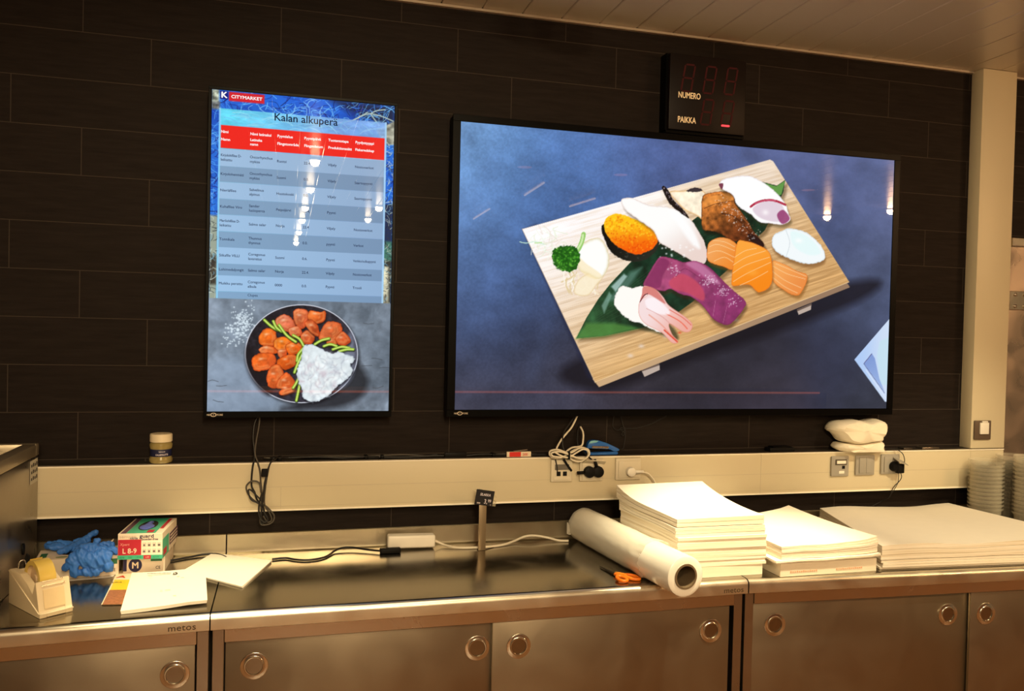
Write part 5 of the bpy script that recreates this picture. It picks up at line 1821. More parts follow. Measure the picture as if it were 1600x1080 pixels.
for A, B in zip(rings, rings[1:]):
    for k in range(na):
        bm.faces.new((A[k], A[(k + 1) % na], B[(k + 1) % na], B[k]))
def clear_plastic(name, tint, rough, body, edge=.35):
    m = bpy.data.materials.new(name)
    m.use_nodes = True
    nt = m.node_tree
    N, L = nt.nodes.new, nt.links.new
    b = nt.nodes['Principled BSDF']
    b.inputs['Base Color'].default_value = lin(tint)
    b.inputs['Roughness'].default_value = rough
    no = N('ShaderNodeTexNoise')
    no.inputs['Scale'].default_value = 30
    bp = N('ShaderNodeBump')
    bp.inputs['Strength'].default_value = .3
    bp.inputs['Distance'].default_value = .001
    L(no.outputs[0], bp.inputs['Height'])
    L(bp.outputs[0], b.inputs['Normal'])
    tr = N('ShaderNodeBsdfTransparent')
    lw = N('ShaderNodeLayerWeight')
    lw.inputs[0].default_value = .4
    mr = N('ShaderNodeMapRange')
    mr.inputs[3].default_value = body
    mr.inputs[4].default_value = min(1, body + edge)
    L(lw.outputs['Facing'], mr.inputs[0])
    ms = N('ShaderNodeMixShader')
    L(mr.outputs[0], ms.inputs[0])
    L(tr.outputs[0], ms.inputs[1])
    L(b.outputs[0], ms.inputs[2])
    L(ms.outputs[0], nt.nodes['Material Output'].inputs[0])
    return m
CLEARBAG = clear_plastic('clear_bag_film', (236, 230, 216), .10, .30, .55)
obj('loose_wrapper', bm, CLEARBAG, ROLL, True)
bm = bmesh.new()
for k in range(7):       # gathered tail of the bag at the far end
    a = -1.2 + k * .28
    p0 = RM @ Vector((-.046 * math.cos(a * .6) , -.030 + k * .004, Ln + .004))
    sgn = -1 if (RM @ Vector((1, 0, 0)) - RM @ Vector((0, 0, 0))).x > 0 else 1
    d = Vector((-.045, .006, .004 * k - .008))
    tube(bm, [C2 + Vector((-.050, .004, -.030 + k * .003)), C2 + Vector((-.062, -.004, -.030 + k * .005)), C2 + Vector((-.072, -.010, -.022 + k * .006))], .0022, 6, 4)
obj('wrapper_tail', bm, CLEARBAG, ROLL, True)

# ---------------------------------------------------------------- scissors
t = thing('scissors', 'orange handled scissors lying on the worktop in front of the plastic roll', 'scissors', (2.34, -.5, CT))
orange = mat('orange_scissor_plastic', (232, 118, 24), .35, 0, 20, .05)
Z = CT
def loop(cx, cy, rx, ry, rot, z, r=.0052, n=12):
    return [(cx + rx * math.cos(a) * math.cos(rot) - ry * math.sin(a) * math.sin(rot), cy + rx * math.cos(a) * math.sin(rot) + ry * math.sin(a) * math.cos(rot), z + .002 * math.sin(a)) for a in np.linspace(0, 2 * math.pi, n, endpoint=False)]
h1_ = obj('handle', (lambda bm: (tube(bm, loop(2.344, -.545, .0135, .020, .2, Z + .0085), .0052, 10, 5, True), tube(bm, [(2.347, -.524, Z + .008), (2.345, -.508, Z + .008), (2.342, -.494, Z + .007)], .0055, 8, 4), bm)[-1])(bmesh.new()), orange, t, True)
h2_ = obj('handle', (lambda bm: (tube(bm, loop(2.385, -.530, .0150, .024, .75, Z + .0065), .0050, 10, 5, True), tube(bm, [(2.372, -.512, Z + .007), (2.360, -.500, Z + .008), (2.350, -.492, Z + .008)], .0055, 8, 4), bm)[-1])(bmesh.new()), orange, t, True)
bm = bmesh.new()
prism(bm, [(0, -.0055), (.03, -.0065), (.108, -.0005), (.110, .001), (.03, .005), (0, .0045)], frame((2.345, -.498, Z + .0022), (-.12, 1, 0), (-1, -.12, 0)), .0016)
prism(bm, [(0, -.0045), (.03, -.005), (.100, .0005), (.102, .002), (.03, .0065), (0, .0055)], frame((2.349, -.499, Z + .0052), (-.17, 1, -.012), (-1, -.17, 0)), .0016)
obj('blades', bm, mat('dark_scissor_steel', (60, 52, 44), .3, .8), t)
bm = bmesh.new()
lathe(bm, [(.0045, 0), (.0045, .003), (.003, .004), (0, .004)], 14, Matrix.Translation((2.347, -.490, Z + .0098)), False)
obj('pivot_screw', bm, mat('brass', (190, 150, 70), .3, .8), t)

# ---------------------------------------------------------------- price card on a steel strip
t = thing('price_tag_stand', 'black price card clipped to an upright steel strip on the worktop', 'price tag', (1.999, -.125, CT))
bxo('steel_strip', 1.9865, 2.0125, -.1262, -.1250, CT + .0004, 1.064, mat('strip_steel', (140, 122, 96), .4, .55, 20, .06), t, .0003)
bm = bmesh.new()
box(bm, 1.9865, 2.0125, -.1249, -.108, CT + .0002, CT + .0014)
prism(bm, [(0, 0), (.112, 0), (.112, .003), (0, .003)], frame((2.010, -.1249, CT + .0002), (.82, .60, 0), (-.60, .82, 0)), .0012)
obj('foot_wire', bm, mat('strip_dark', (84, 66, 44), .5, .4), t)
CF = frame((1.9685, -.1275, 1.0625), (1, 0, -.16), (.06, 0, 1))
cardk = mat('black_price_card', (22, 20, 24), .45, 0, 30, .1)
bm = bmesh.new()
quad(bm, CF, 0, .0645, 0, .0530, 0, -.001)
ck = obj('card', bm, cardk, t)
bm = bmesh.new()
quad(bm, CF, .0655, .0800, -.001, .020, -.014, -.0008)
prism(bm, [(.0655, .020), (.080, .012), (.078, .032), (.067, .048)], CF @ Matrix.Translation((0, 0, -.014)), -.0008)
prism(bm, [(-.012, .049), (.010, .0545), (.022, .0535), (0, .045)], CF @ Matrix.Translation((0, 0, -.003)), -.0008)
obj('clear_holder', bm, clear_plastic('clear_card_holder', (210, 200, 170), .15, .25, .4), t)
bm = bmesh.new()
add_text(bm, 'SILAKKA', .0125, CF @ Matrix.Translation((.0145, .0330, .0003)), 'LEFT', .0003, .78, .15)
obj('lettering', bm, mat('white_print', (220, 210, 220), .5), ck)
bm = bmesh.new()
add_text(bm, '3,', .0220, CF @ Matrix.Translation((.0320, .0070, .0003)), 'LEFT', .0003, .8)
add_text(bm, '99', .0150, CF @ Matrix.Translation((.0455, .0125, .0003)), 'LEFT', .0002, .8)
obj('price_lettering', bm, mat('white_print', (220, 210, 220), .5), ck)
bm = bmesh.new()
add_text(bm, 'kg', .0065, CF @ Matrix.Translation((.0545, .0035, .0003)), 'LEFT', .0001, .9)
quad(bm, CF, .008, .020, .0045, .0090, .0003, .0002)
obj('small_print', bm, mat('grey_print', (170, 160, 160), .5), ck)

# ---------------------------------------------------------------- white power block, its cables
t = thing('white_power_block', 'long white extension socket block lying against the steel upstand', 'extension block', (1.75, -.05, CT))
bm = bmesh.new()
box(bm, 1.664, 1.829, -.078, -.036, CT + .006, CT + .050, .008, 4, Matrix.Translation((1.75, 0, 0)) @ Matrix.Rotation(.018, 4, 'Y') @ Matrix.Translation((-1.75, 0, 0)))
obj('block', bm, M_WHITEP, t, True, 35)
tubeo('white_lead', [(1.828, -.055, .926), (1.848, -.05, .922), (1.876, -.055, .9095), (1.91, -.085, CT + .0045), (1.96, -.098, CT + .0042), (2.035, -.096, CT + .0042), (2.09, -.080, CT + .0045), (2.135, -.052, CT + .008), (2.178, -.035, .918), (2.215, -.034, .920), (2.262, -.042, .913), (2.30, -.062, CT + .0055), (2.335, -.07, CT + .0045)], .0042, M_WHITEC, t)
t = thing('black_power_lead', 'black cable snaking along the worktop from the loose sheets to the white block', 'cable', (1.5, -.12, CT))
bm = bmesh.new()
box(bm, 1.652, 1.722, -.112, -.088, CT + .0003, CT + .017, .004, 3)
obj('black_connector', bm, M_BLACK, t, True, 35)
tubeo('cable', [(.99, -.080, CT + .0037), (1.05, -.045, CT + .0037), (1.085, -.030, CT + .0055), (1.118, -.030, CT + .0055), (1.142, -.045, CT + .0045), (1.160, -.075, CT + .0037)], .0036, M_CABLE, t)
tubeo('cable', [(1.3035, -.1215, CT + .0037), (1.345, -.114, CT + .0037), (1.372, -.135, CT + .0037), (1.405, -.150, CT + .0037), (1.440, -.146, CT + .0037), (1.470, -.125, CT + .0037), (1.488, -.095, CT + .004), (1.505, -.062, CT + .006), (1.532, -.044, CT + .010), (1.566, -.046, CT + .010), (1.61, -.072, CT + .008), (1.655, -.098, CT + .008)], .0036, M_CABLE, t)

# ---------------------------------------------------------------- papers on the left
def paper(name, label, pts, z, th, cat='paper', bump=.0015, seed=0, m=None, lift=None):
    """sheet or thin pad from four corners (front-left, front-right, back-right, back-left), gently wavy"""
    rr = random.Random(seed)
    ph = [rr.uniform(0, 6) for _ in range(4)]
    bm = bmesh.new()
    n = 14
    T_, B_ = [], []
    for j in range(n + 1):
        v = j / n
        a, b = [], []
        for i in range(n + 1):
            u = i / n
            p = [(pts[0][k] * (1 - u) + pts[1][k] * u) * (1 - v) + (pts[3][k] * (1 - u) + pts[2][k] * u) * v for k in (0, 1)]
            w_ = bump * (math.sin(u * 5 + ph[0]) * math.sin(v * 4 + ph[1]) * .5 + .5) + (lift(u, v) if lift else 0)
            a.append(bm.verts.new((p[0], p[1], z + th + w_)))
            b.append(bm.verts.new((p[0] + (.5 - u) * .004, p[1] + .002, z + bump * .1 + (lift(u, v) if lift else 0))))
        T_.append(a)
        B_.append(b)
    for j in range(n):
        for i in range(n):
            bm.faces.new((T_[j][i], T_[j][i + 1], T_[j + 1][i + 1], T_[j + 1][i]))
            bm.faces.new((B_[j][i], B_[j + 1][i], B_[j + 1][i + 1], B_[j][i + 1]))
    for i in range(n):
        bm.faces.new((B_[0][i], B_[0][i + 1], T_[0][i + 1], T_[0][i]))
        bm.faces.new((B_[n][i + 1], B_[n][i], T_[n][i], T_[n][i + 1]))
        bm.faces.new((B_[i + 1][0], B_[i][0], T_[i][0], T_[i + 1][0]))
        bm.faces.new((B_[i][n], B_[i + 1][n], T_[i + 1][n], T_[i][n]))
    o = obj(name, bm, m or M_PAPER, None, True, 40)
    return tag(o, label, cat)
def C3(x, y, z=CT):
    q = TZ(x, y, z)
    return (q.x, q.y)
p2 = paper('blank_paper_pad', 'thin pad of blank white paper behind the document folder', [C3(378, 917, .906), C3(425, 876, .906), C3(333, 864, .906), C3(286, 893, .906)][0:1] + [C3(425, 876, .906), C3(333, 864, .906), C3(284, 893, .906)], CT + .0004, .0055, 'paper pad', .0008, 2)
fo = paper('document_folder', 'stack of white documents in a clear sleeve at the counter edge', [C3(188, 953, .914), C3(324, 939, .914), C3(321, 890, .914), C3(206, 893, .914)], CT + .0006, .0090, 'documents', .001, 5, lift=lambda u, v: .0064 * min(1, u * 1.3) ** 2)
# sleeve lip and printing
FF = frame((C3(206, 893, .923)[0], C3(206, 893, .923)[1], .9164), (1, 0, 0), (0, 1, 0))
def top_text(s, px_, py_, size, rot, m, parent, name, bold=.0002, sx=1, z=.9164):
    q = TZ(px_, py_, z)
    bm = bmesh.new()
    add_text(bm, s, size, Matrix.Translation((q.x, q.y, z)) @ Matrix.Rotation(rot, 4, 'Z'), 'LEFT', bold, sx)
    return obj(name, bm, m, parent)
bm = bmesh.new()
q0, q1 = TZ(230, 897, .9164), TZ(267, 896, .9164)
for k in range(15):
    a = q0.lerp(q1, k / 15)
    Mk = Matrix.Translation((a.x, a.y, .9164)) @ Matrix.Rotation(random.uniform(-.3, .3), 4, 'Z')
    quad(bm, Mk, 0, .0032, 0, random.choice((.004, .006, .005)), 0, .0002)
obj('printed_line', bm, M_INK, fo)
bm = bmesh.new()
q = TZ(273.5, 896.5, .9164)
tube(bm, [(q.x + .006 * math.cos(a), q.y + .009 * math.sin(a), .9166) for a in np.linspace(-1.9, 1.9, 9)], .0012, 6, 3)
tube(bm, [(q.x - .004, q.y - .009, .9166), (q.x - .004, q.y + .009, .9166)], .0011, 6, 0)
obj('printed_mark', bm, M_INK, fo)
bm = bmesh.new()
for (px_, py_, w_) in ((250, 923, .006), (258, 922, .014), (270, 931, .008), (283, 903, .008), (276, 901, .008), (232, 901, .01)):
    q = TZ(px_, py_, .9164)
    quad(bm, Matrix.Translation((q.x, q.y, .9164)), 0, w_, 0, .003, 0, .0002)
obj('faint_print', bm, mat('faint_grey_ink', (190, 180, 160), .6), fo)

# brochure
BR_ = paper('brochure', 'yellow and red brochure partly under the document folder', [C3(158, 946), C3(222, 945), C3(226, 893), C3(184, 893)], CT + .0004, .0012, 'brochure', .0003, 9, mat('brochure_paper', (232, 214, 180), .4))
def bq(name, pts, m, z=CT + .0026, parent=BR_):
    bm = bmesh.new()
    q = [TZ(a, b, z) for a, b in pts]
    bm.faces.new([bm.verts.new((p.x, p.y, z)) for p in q])
    return obj(name, bm, m, parent)
bq('yellow_panel', [(172, 922), (221, 921), (224, 906), (179, 906)], mat('brochure_yellow', (236, 190, 40), .4))
bq('photo_panel', [(159.5, 945), (221, 944), (221, 922), (171, 922)], mat('brochure_photo', (150, 96, 62), .5, 0, 160, .7))
top_text('A', 181, 903, .030, -.15, mat('brochure_red', (206, 56, 30), .4), BR_, 'big_letter', .0012, 1.3, CT + .0028)
top_text('UKA', 174, 911, .014, -.15, mat('brochure_green', (80, 96, 40), .4), BR_, 'lettering', .0006, 1.0, CT + .0028)

# ---------------------------------------------------------------- glove boxes
CARD = mat('cream_box_card', (226, 210, 188), .6, 0, 30, .04)
GREEN = mat('green_print', (60, 168, 132), .5, 0, 30, .05)
DGREEN = mat('dark_green_print', (44, 104, 70), .5)
RED = mat('crimson_print', (176, 34, 52), .5)
NAVY = mat('navy_print', (34, 30, 74), .5)
GLOVE = mat('blue_nitrile', (52, 112, 200), .5, 0, 40, .10, .8, 45)
GLOVED = mat('deep_blue_nitrile', (84, 100, 186), .5, 0, 40, .08, .3, 60)
def cbox(name, label, o, ang, w, d, h):
    """box with base corner o (front left), rotated ang degrees; returns thing, matrix"""
    Mx = Matrix.Translation(o) @ Matrix.Rotation(math.radians(ang), 4, 'Z')
    t = thing(name, label, 'glove box', tuple(o))
    bm = bmesh.new()
    box(bm, 0, w, 0, d, 0, h, .0008, 1, Mx)
    obj('carton', bm, CARD, t)
    return t, Mx
def fr(Mx, o, u, v):
    R3 = Mx.to_3x3()
    return frame(Mx @ Vector(o), R3 @ Vector(u), R3 @ Vector(v))
# lower right box (M)
t, Mx = cbox('glove_box', 'cream glove box marked M underneath the L 8-9 box', (.8705, -.186, CT + .0005), -1.5, .1180, .165, .0490)
F0 = fr(Mx, (0, -.0002, 0), (1, 0, 0), (0, 0, 1))
bm = bmesh.new()
prism(bm, [(.0345 + .0190 * math.cos(a), .0235 + .0205 * math.sin(a)) for a in np.linspace(0, 2 * math.pi, 28, endpoint=False)], F0, .0005)
ci = obj('size_disc', bm, NAVY, t)
bm = bmesh.new()
add_text(bm, 'M', .027, F0 @ Matrix.Translation((.0345, .0145, .0007)), 'CENTER', .0012, .95)
obj('lettering', bm, CARD, ci)
decal('dark_stripe', F0, .0005, .0105, .006, .046, NAVY, t)
decal('green_mark', F0, .078, .110, .034, .0475, DGREEN, t)
bm = bmesh.new()
add_text(bm, 'CE', .013, F0 @ Matrix.Translation((.092, .010, .0004)), 'LEFT', .0001, .9)
obj('ce_mark', bm, M_INK, t)
# upper box (L 8-9)
t, Mx = cbox('glove_box', 'green and red glove box marked L 8-9 on top of the M box', (.8600, -.213, CT + .0500), -4.5, .1260, .200, .0775)
BW, BD, BH = .1260, .200, .0775
F0 = fr(Mx, (0, -.0002, 0), (1, 0, 0), (0, 0, 1))
F1 = fr(Mx, (0, 0, BH + .0002), (1, 0, 0), (0, 1, 0))
F2 = fr(Mx, (BW + .0002, 0, 0), (0, 1, 0), (0, 0, 1))
decal('green_strip', F0, 0, BW, .0005, .0125, GREEN, t)
decal('red_panel', F0, .001, .066, .0130, .0600, RED, t)
s5 = decal('size_highlight', F0, .073, .094, .0010, .0120, RED, t, .0008)
decal('white_panel', F0, .0665, .1250, .0130, .0560, mat('white_card_print', (236, 226, 206), .5), t)
for i, s_ in enumerate(('XS 5-6', 'S 6-7', 'M 7-8', 'L 8-9', 'XL 9-10')):
    bm = bmesh.new()
    add_text(bm, s_, .0058, F0 @ Matrix.Translation((.012 + i * .0240, .0045, .0010)), 'CENTER', .0001, .85)
    obj('size_lettering', bm, CARD if i == 3 else DGREEN, t)
bm = bmesh.new()
add_text(bm, 'L 8-9', .0215, F0 @ Matrix.Translation((.0130, .0185, .0006)), 'LEFT', .0005, .90)
obj('lettering', bm, CARD, t)
bm = bmesh.new()
add_text(bm, 'Xpert', .0110, F0 @ Matrix.Translation((.006, .0420, .0006)), 'LEFT', .0001, 1.0, .2)
obj('lettering', bm, mat('pale_red_print', (226, 150, 140), .5), t)
bm = bmesh.new()
add_text(bm, 'semper', .0120, F0 @ Matrix.Translation((.004, .0650, .0004)), 'LEFT', .0003, 1.30)
obj('lettering', bm, mat('grey_beige_print', (196, 178, 160), .5), t)
bm = bmesh.new()
add_text(bm, 'guard', .0150, F0 @ Matrix.Translation((.0610, .0650, .0004)), 'LEFT', .0005, 1.20)
obj('lettering', bm, NAVY, t)
bm = bmesh.new()
add_text(bm, 'nitrile', .0095, F0 @ Matrix.Translation((.034, .0610, .0009)), 'LEFT', .0003, 1.0)
obj('lettering', bm, NAVY, t)
bm = bmesh.new()
add_text(bm, 'powder-free', .0088, F0 @ Matrix.Translation((.067, .0575, .0006)), 'LEFT', .0003, 1.05)
obj('lettering', bm, NAVY, t)
for r_ in range(2):
    for k in range(4):
        bm = bmesh.new()
        x0_, y0_ = .0695 + k * .0140, .0370 - r_ * .0190
        quad(bm, F0, x0_, x0_ + .0110, y0_, y0_ + .0135, .0005, .0002)
        ic = obj('pictogram', bm, mat('pictogram_grey', (206, 196, 180), .5), t)
        bm = bmesh.new()
        prism(bm, [(x0_ + .005 + .003 * math.cos(a) * (1 + .3 * ((k + r_) % 2)), y0_ + .0055 + .0035 * math.sin(a)) for a in np.linspace(0, 6.28, 5 + k, endpoint=False)], F0 @ Matrix.Translation((0, 0, .0008)), .0001)
        obj('pictogram_sign', bm, mat('pictogram_dark', (104, 92, 88), .5), ic)
decal('green_top', F1, .022, .104, .0040, BD - .002, GREEN, t)
decal('purple_band', F1, .006, .021, .004, BD - .002, mat('plum_print', (92, 62, 84), .5), t)
decal('red_band', F1, .105, .115, .060, BD - .01, RED, t)
decal('red_tab', F1, .077, .096, .010, .042, RED, t, .0008)
bm = bmesh.new()
prism(bm, [(.063 + .026 * math.cos(a), .100 + .062 * math.sin(a)) for a in np.linspace(0, 2 * math.pi, 36, endpoint=False)], F1 @ Matrix.Translation((0, 0, .0006)), .0003)
op = obj('dispensing_opening', bm, M_INK, t)
lumpy('glove_in_opening', [('e', Mx @ Vector((.063, .082, BH - .0005)), (.021, .040, .0055), (0, 0, -.08)), ('c', [Mx @ Vector((.058, .11, BH)), Mx @ Vector((.064, .13, BH + .002)), Mx @ Vector((.066, .142, BH + .001))], .005)], GLOVED, op, .003, .0022, .012, 2, 3)
decal('green_side', F2, .0, .085, .0, .058, GREEN, t)
decal('red_side', F2, .012, .055, .006, .026, RED, t, .0008)
decal('plum_side', F2, .095, .215, .016, .052, mat('plum_print', (92, 62, 84), .5), t)
bm = bmesh.new()
for k in range(3):
    quad(bm, F2, .105, .205, .022 + k * .010, .026 + k * .010, .0006, .0002)
obj('side_lines', bm, CARD, t)
# long box at the left, with gloves on it
t, Mx = cbox('glove_box', 'long cream glove box lying lengthwise under the crumpled blue gloves', (.6400, -.2230, CT + .0005), 7.0, .222, .1180, .0600)
F0 = fr(Mx, (0, -.0002, 0), (1, 0, 0), (0, 0, 1))
F1 = fr(Mx, (0, 0, .0602), (1, 0, 0), (0, 1, 0))
decal('green_print', F0, .188, .218, .034, .050, DGREEN, t)
bm = bmesh.new()
add_text(bm, 'SAL', .0095, F0 @ Matrix.Translation((.192, .0385, .0006)), 'LEFT', .0003, .9)
obj('lettering', bm, CARD, t)
decal('blue_print', F0, .155, .162, .040, .052, NAVY, t)
decal('green_print', F1, .008, .026, .01, .075, DGREEN, t)
decal('pale_stripe', F1, .030, .034, .01, .075, CARD, t)
bm = bmesh.new()
prism(bm, [(.068 + .017 * math.cos(a), .022 + .009 * math.sin(a)) for a in np.linspace(0, 2 * math.pi, 24, endpoint=False)], F1, .0003)
obj('green_oval', bm, mat('olive_print', (130, 142, 84), .5), t)
bm = bmesh.new()
prism(bm, [(.12 + .062 * math.cos(a), .066 + .030 * math.sin(a)) for a in np.linspace(0, 2 * math.pi, 32, endpoint=False)], F1, .0004)
obj('dispensing_opening', bm, M_INK, t)
bm = bmesh.new()
add_text(bm, 'CE', .013, F0 @ Matrix.Translation((.200, .012, .0004)), 'LEFT', .0001, .9)
obj('ce_mark', bm, M_INK, t)
bm = bmesh.new()
prism(bm, [(0, 0), (.03, .0), (.045, .022), (.02, .010)], fr(Mx, (.165, .070, .061), (1, .2, .2), (0, .2, 1)), .0005)
obj('torn_flap', bm, CARD, t)
o = paper('white_slip', 'thin white slip sticking out from under the long glove box', [(.715, -.240), (.846, -.222), (.850, -.20), (.715, -.205)], CT + .0001, .0003, 'paper slip', 0, 4)

# gloves: flattened palm, cuff and limp fingers, fused and wrinkled
def G(px_, py_, z):
    q = TZ(px_, py_, z)
    return Vector((q.x, q.y, z))
ZB = CT + .0615
tp = lambda a, b: (lambda s_: a + (b - a) * s_)
o = lumpy('blue_glove', [('e', G(89, 854, ZB + .014), (.030, .020, .011), (0, .1, .2)), ('c', [G(76, 853, ZB + .014), G(92, 850, ZB + .018), G(112, 853, ZB + .013)], .012),
                         ('c', [G(96, 857, ZB + .010), G(118, 858, ZB + .008), G(130, 858, ZB + .006)], .009)], GLOVE, None, .0024, .0036, .016, 5, 1, ZB + .0004)
tag(o, 'crumpled blue glove lump at the left end of the long glove box', 'glove')
o = lumpy('blue_glove', [('c', [G(94, 862, ZB + .008), G(112, 856, ZB + .012), G(128, 846, ZB + .022), G(142, 836, ZB + .036), G(150, 832, ZB + .044)], .0090, tp(1.1, .9)),
                         ('c', [G(100, 861, ZB + .009), G(120, 851, ZB + .016), G(134, 843, ZB + .022)], .010),
                         ('e', G(130, 848, ZB + .016), (.022, .014, .010), (0, -.3, .4)),
                         ('c', [G(118, 846, ZB + .016), G(132, 842, ZB + .020)], .007)], GLOVE, None, .0024, .0028, .012, 4, 2, ZB + .0004)
tag(o, 'blue glove with one long finger pointing up to the right on the long box', 'glove')
V0 = lambda px_, py_, Y: TY(px_, py_, Y + .050)
o = lumpy('blue_glove', [('e', V0(150, 862, -.262), (.040, .018, .020), (0, .1, 0)), ('e', V0(144, 876, -.292), (.044, .014, .024), (0, .15, 0)), ('e', V0(160, 872, -.290), (.026, .013, .026), (0, 0, 0)),
                         ('c', [V0(128, 866, -.286), V0(112, 876, -.292), V0(104, 886, -.290)], .014, tp(1.2, .8)), ('c', [V0(118, 880, -.292), V0(116, 890, -.292), V0(118, 896, -.290)], .012),
                         ('e', V0(142, 893, -.288), (.034, .012, .014), (0, -.05, 0)), ('c', [V0(122, 862, -.270), V0(134, 856, -.262), V0(150, 855, -.256)], .012),
                         ('c', [V0(150, 856, -.240), V0(162, 852, -.225), V0(172, 853, -.22)], .012), ('c', [V0(166, 862, -.262), V0(178, 860, -.25), V0(182, 862, -.245)], .011),
                         ('c', [V0(148, 852, -.25), V0(151, 846, -.245)], .009), ('e', V0(168, 884, -.290), (.016, .011, .018), (0, 0, 0))], GLOVE, None, .0024, .0062, .016, 5, 5, CT + .0006)
tag(o, 'large crumpled blue glove draped over the front of the long glove box', 'glove')

# ---------------------------------------------------------------- tape dispenser
sdir = Vector((.60, -.80, 0)).normalized()
wdir = Vector((.80, .60, 0)).normalized()
near = Vector((.742, -.562, CT + .0004))
LD, WD = .190, .082
# local axes: x = back -> front length, y = up, z = width
base = near - sdir * LD
DM = Matrix((sdir, Vector((0, 0, 1)), wdir)).transposed().to_4x4()
DM.translation = base
t = thing('tape_dispenser', 'heavy cream desktop tape dispenser standing in front of the steel appliance', 'tape dispenser', tuple(base))
CREAM = mat('cream_dispenser_plastic', (226, 208, 172), .4, 0, 20, .03)
side = [(0, 0), (LD, 0), (LD + .002, .010), (LD - .006, .016), (LD - .024, .088), (LD - .030, .088), (LD - .042, .052), (LD - .080, .076), (LD - .118, .092), (.004, .092), (0, .088)]
for z0_ in (0, WD - .018):
    bm = bmesh.new()
    prism(bm, side, DM @ Matrix.Translation((0, 0, z0_)), .018, .0015)
    obj('side_wall', bm, CREAM, t, True, 35)
bm = bmesh.new()
prism(bm, [(0, .001), (LD, .001), (LD + .001, .010), (LD - .006, .0155), (LD - .0245, .0875), (LD - .0345, .0865), (LD - .046, .048), (LD - .06, .022), (.02, .020), (.018, .080), (.0005, .086)], DM @ Matrix.Translation((0, 0, .0181)), WD - .0362, .0008)
obj('body_core', bm, CREAM, t, True, 35)
bm = bmesh.new()
for P_ in ([(.001, .088), (LD - .002, .012)],):
    a_, b_ = Vector((*P_[0], -.0008)), Vector((*P_[1], -.0008))
    tube(bm, [DM @ a_, DM @ b_], .0013, 6, 0)
tube(bm, [DM @ Vector((LD + .0022, .0115, -.0005)), DM @ Vector((LD + .0022, .0115, WD + .0005))], .0016, 6, 0)
obj('edge_highlight', bm, mat('cream_highlight', (246, 232, 198), .35), t, True)  # pale tubes stand in for highlights along the body edges
bm = bmesh.new()
Fp = frame(DM @ Vector((LD - .0050, .0175, .010)), DM.to_3x3() @ Vector((0, 0, 1)), DM.to_3x3() @ Vector((-.018, .072, 0)))
nrm_ok = (Fp.to_3x3() @ Vector((0, 0, 1))).dot(sdir) > 0
quad(bm, Fp, .004, WD - .026, .004, .052, .0006 if nrm_ok else -.0016, .0008)
obj('label_recess', bm, mat('yellowed_label', (226, 202, 156), .5), t)
bm = bmesh.new()
quad(bm, Fp, .002, WD - .022, .0605, .0635, .0008 if nrm_ok else -.0018, .0010)
for k in range(20):
    xk = .004 + k * (WD - .030) / 20
    prism(bm, [(xk, .0720), (xk + .0024, .0720), (xk + .0012, .0750)], Fp, .0008)
obj('cutting_blade', bm, M_HANDLE, t)
RMt = Matrix((sdir, Vector((0, 0, 1)), wdir)).transposed().to_4x4()
RMt.translation = DM @ Vector((.092, .078, .0205))
tw = WD - .041
bm = bmesh.new()
lathe(bm, [(.036, 0), (.0485, 0), (.0488, .001), (.0488, tw - .001), (.0485, tw), (.036, tw), (.036, 0)], 56, RMt, False)
obj('tape_roll', bm, mat('yellow_packing_tape', (222, 192, 96), .3, 0, 30, .05, coat=.4), t, True, 40)
bm = bmesh.new()
lathe(bm, [(.0, .006), (.010, .006), (.012, .010), (.033, .010), (.0355, .002), (.0355, tw - .002), (.033, tw - .010), (.0, tw - .010)], 48, RMt, False)
obj('tape_core', bm, mat('pale_core_plastic', (214, 188, 150), .5), t, True, 40)
bm = bmesh.new()
prism(bm, [(0, 0), (.012, .004), (.024, .030), (.017, .020), (.010, .010)], RMt @ Matrix.Translation((-.046, .018, .004)), tw - .010)
obj('loose_tape_end', bm, MATS['yellow_packing_tape'], t)

# binder clip / key behind the dispenser
t = thing('metal_clip', 'small black and silver clip leaning on the appliance behind the tape dispenser', 'clip', (.63, -.32, CT))
tubeo('wire_loop', [(.632, -.345, CT + .004), (.630, -.345, CT + .055), (.634, -.340, CT + .090), (.645, -.336, CT + .092), (.650, -.335, CT + .06), (.648, -.338, CT + .004)], .0022, M_HANDLE, t)
bm = bmesh.new()
prism(bm, [(0, 0), (.012, .0), (.016, .06), (.012, .100), (.004, .108), (-.002, .09)], frame((.640, -.312, CT + .0004), (1, .1, 0), (0, 0, 1)), .006, .001)
obj('black_grip', bm, M_BLACK, t)

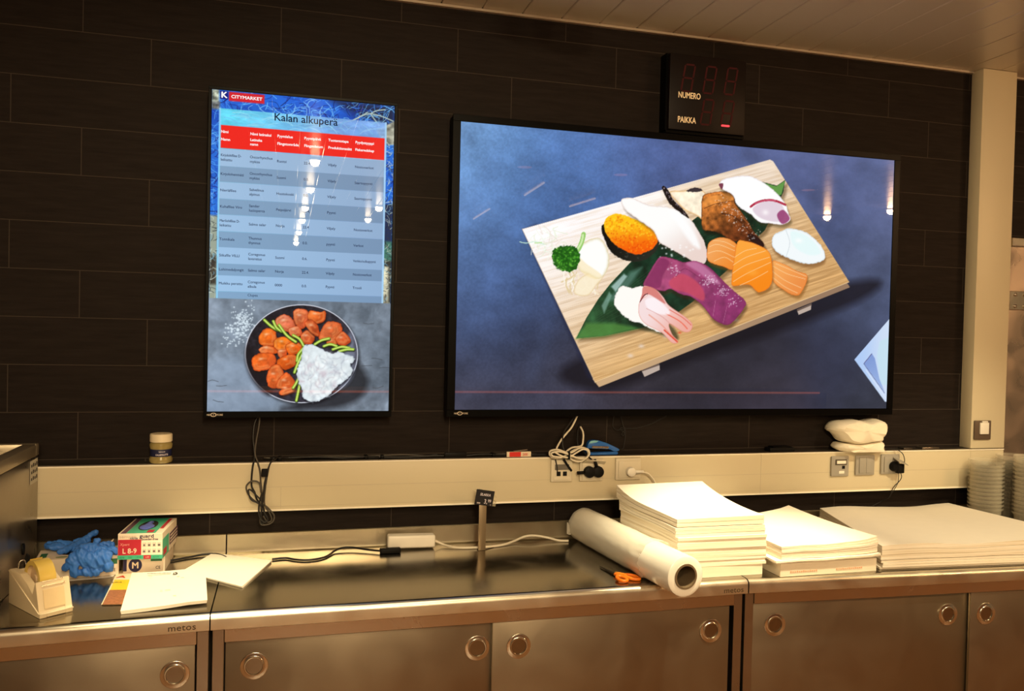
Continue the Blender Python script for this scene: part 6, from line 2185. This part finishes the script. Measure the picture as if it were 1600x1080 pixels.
# ---------------------------------------------------------------- stacks of clear tubs
TUB = clear_plastic('clear_tub_plastic', (224, 214, 188), .14, .07, .40)
for nd in TUB.node_tree.nodes:
    if nd.type == 'BUMP':
        nd.inputs['Strength'].default_value = 0
def tub_mesh():
    bm = bmesh.new()
    prof = [(.050, 0), (.052, .001), (.0605, .078), (.0645, .0775), (.0665, .0790), (.0665, .0850), (.0650, .0860), (.0632, .0835), (.0618, .0812), (.0593, .0800), (.0512, .0025), (.0495, .0018)]
    lathe(bm, prof, 36, None, False)
    bmesh.ops.create_circle(bm, cap_ends=True, segments=36, radius=.0500, matrix=Matrix.Translation((0, 0, .0008)))
    me = bpy.data.meshes.new('plastic_tub')
    bmesh.ops.recalc_face_normals(bm, faces=bm.faces)
    bm.to_mesh(me)
    bm.free()
    me.materials.append(TUB)
    me.polygons.foreach_set('use_smooth', [True] * len(me.polygons))
    me.set_sharp_from_angle(angle=math.radians(40))
    return me
tm = tub_mesh()
first = None
for (x, y, n, pitch, lb, gp) in ((4.1150, -.1420, 13, .0160, 'clear round plastic tub nested in the left stack near the column', 'clear tubs in the left stack'),
                                (4.2560, -.1380, 14, .0160, 'clear round plastic tub nested in the rear right stack', 'clear tubs in the rear stack'),
                                (4.2080, -.2720, 15, .0160, 'clear round plastic tub nested in the front right stack at the frame edge', 'clear tubs in the front stack')):
    for k in range(n):
        if first is None:
            o = first = bpy.data.objects.new('plastic_tub', tm)
        else:
            o = first.copy()
        COL.objects.link(o)
        o.location = (x + .0006 * math.sin(k * 2.1), y + .0006 * math.cos(k * 1.7), CT + .0004 + k * pitch)
        o.rotation_euler = (0, 0, k * .7)
        tag(o, lb, 'plastic tub', gp)

# ---------------------------------------------------------------- service counter across the aisle, mirrored faintly in the screens
t = thing('service_counter', 'long dark service counter across the aisle with a thin warm light strip along its top', 'counter', (2.4, -5.2, 0))
bxo('counter_body', -2.0, 7.0, -5.7, -5.02, .001, 1.05, mat('service_counter_panel', (96, 66, 44), .5, 0, 6, .08), t, .004)
bxo('light_strip', -1.9, 6.9, -5.018, -5.0, 1.045, 1.063, mat('warm_light_strip', (200, 120, 90), .5, emis=(255, 130, 84), estr=3.0), t)
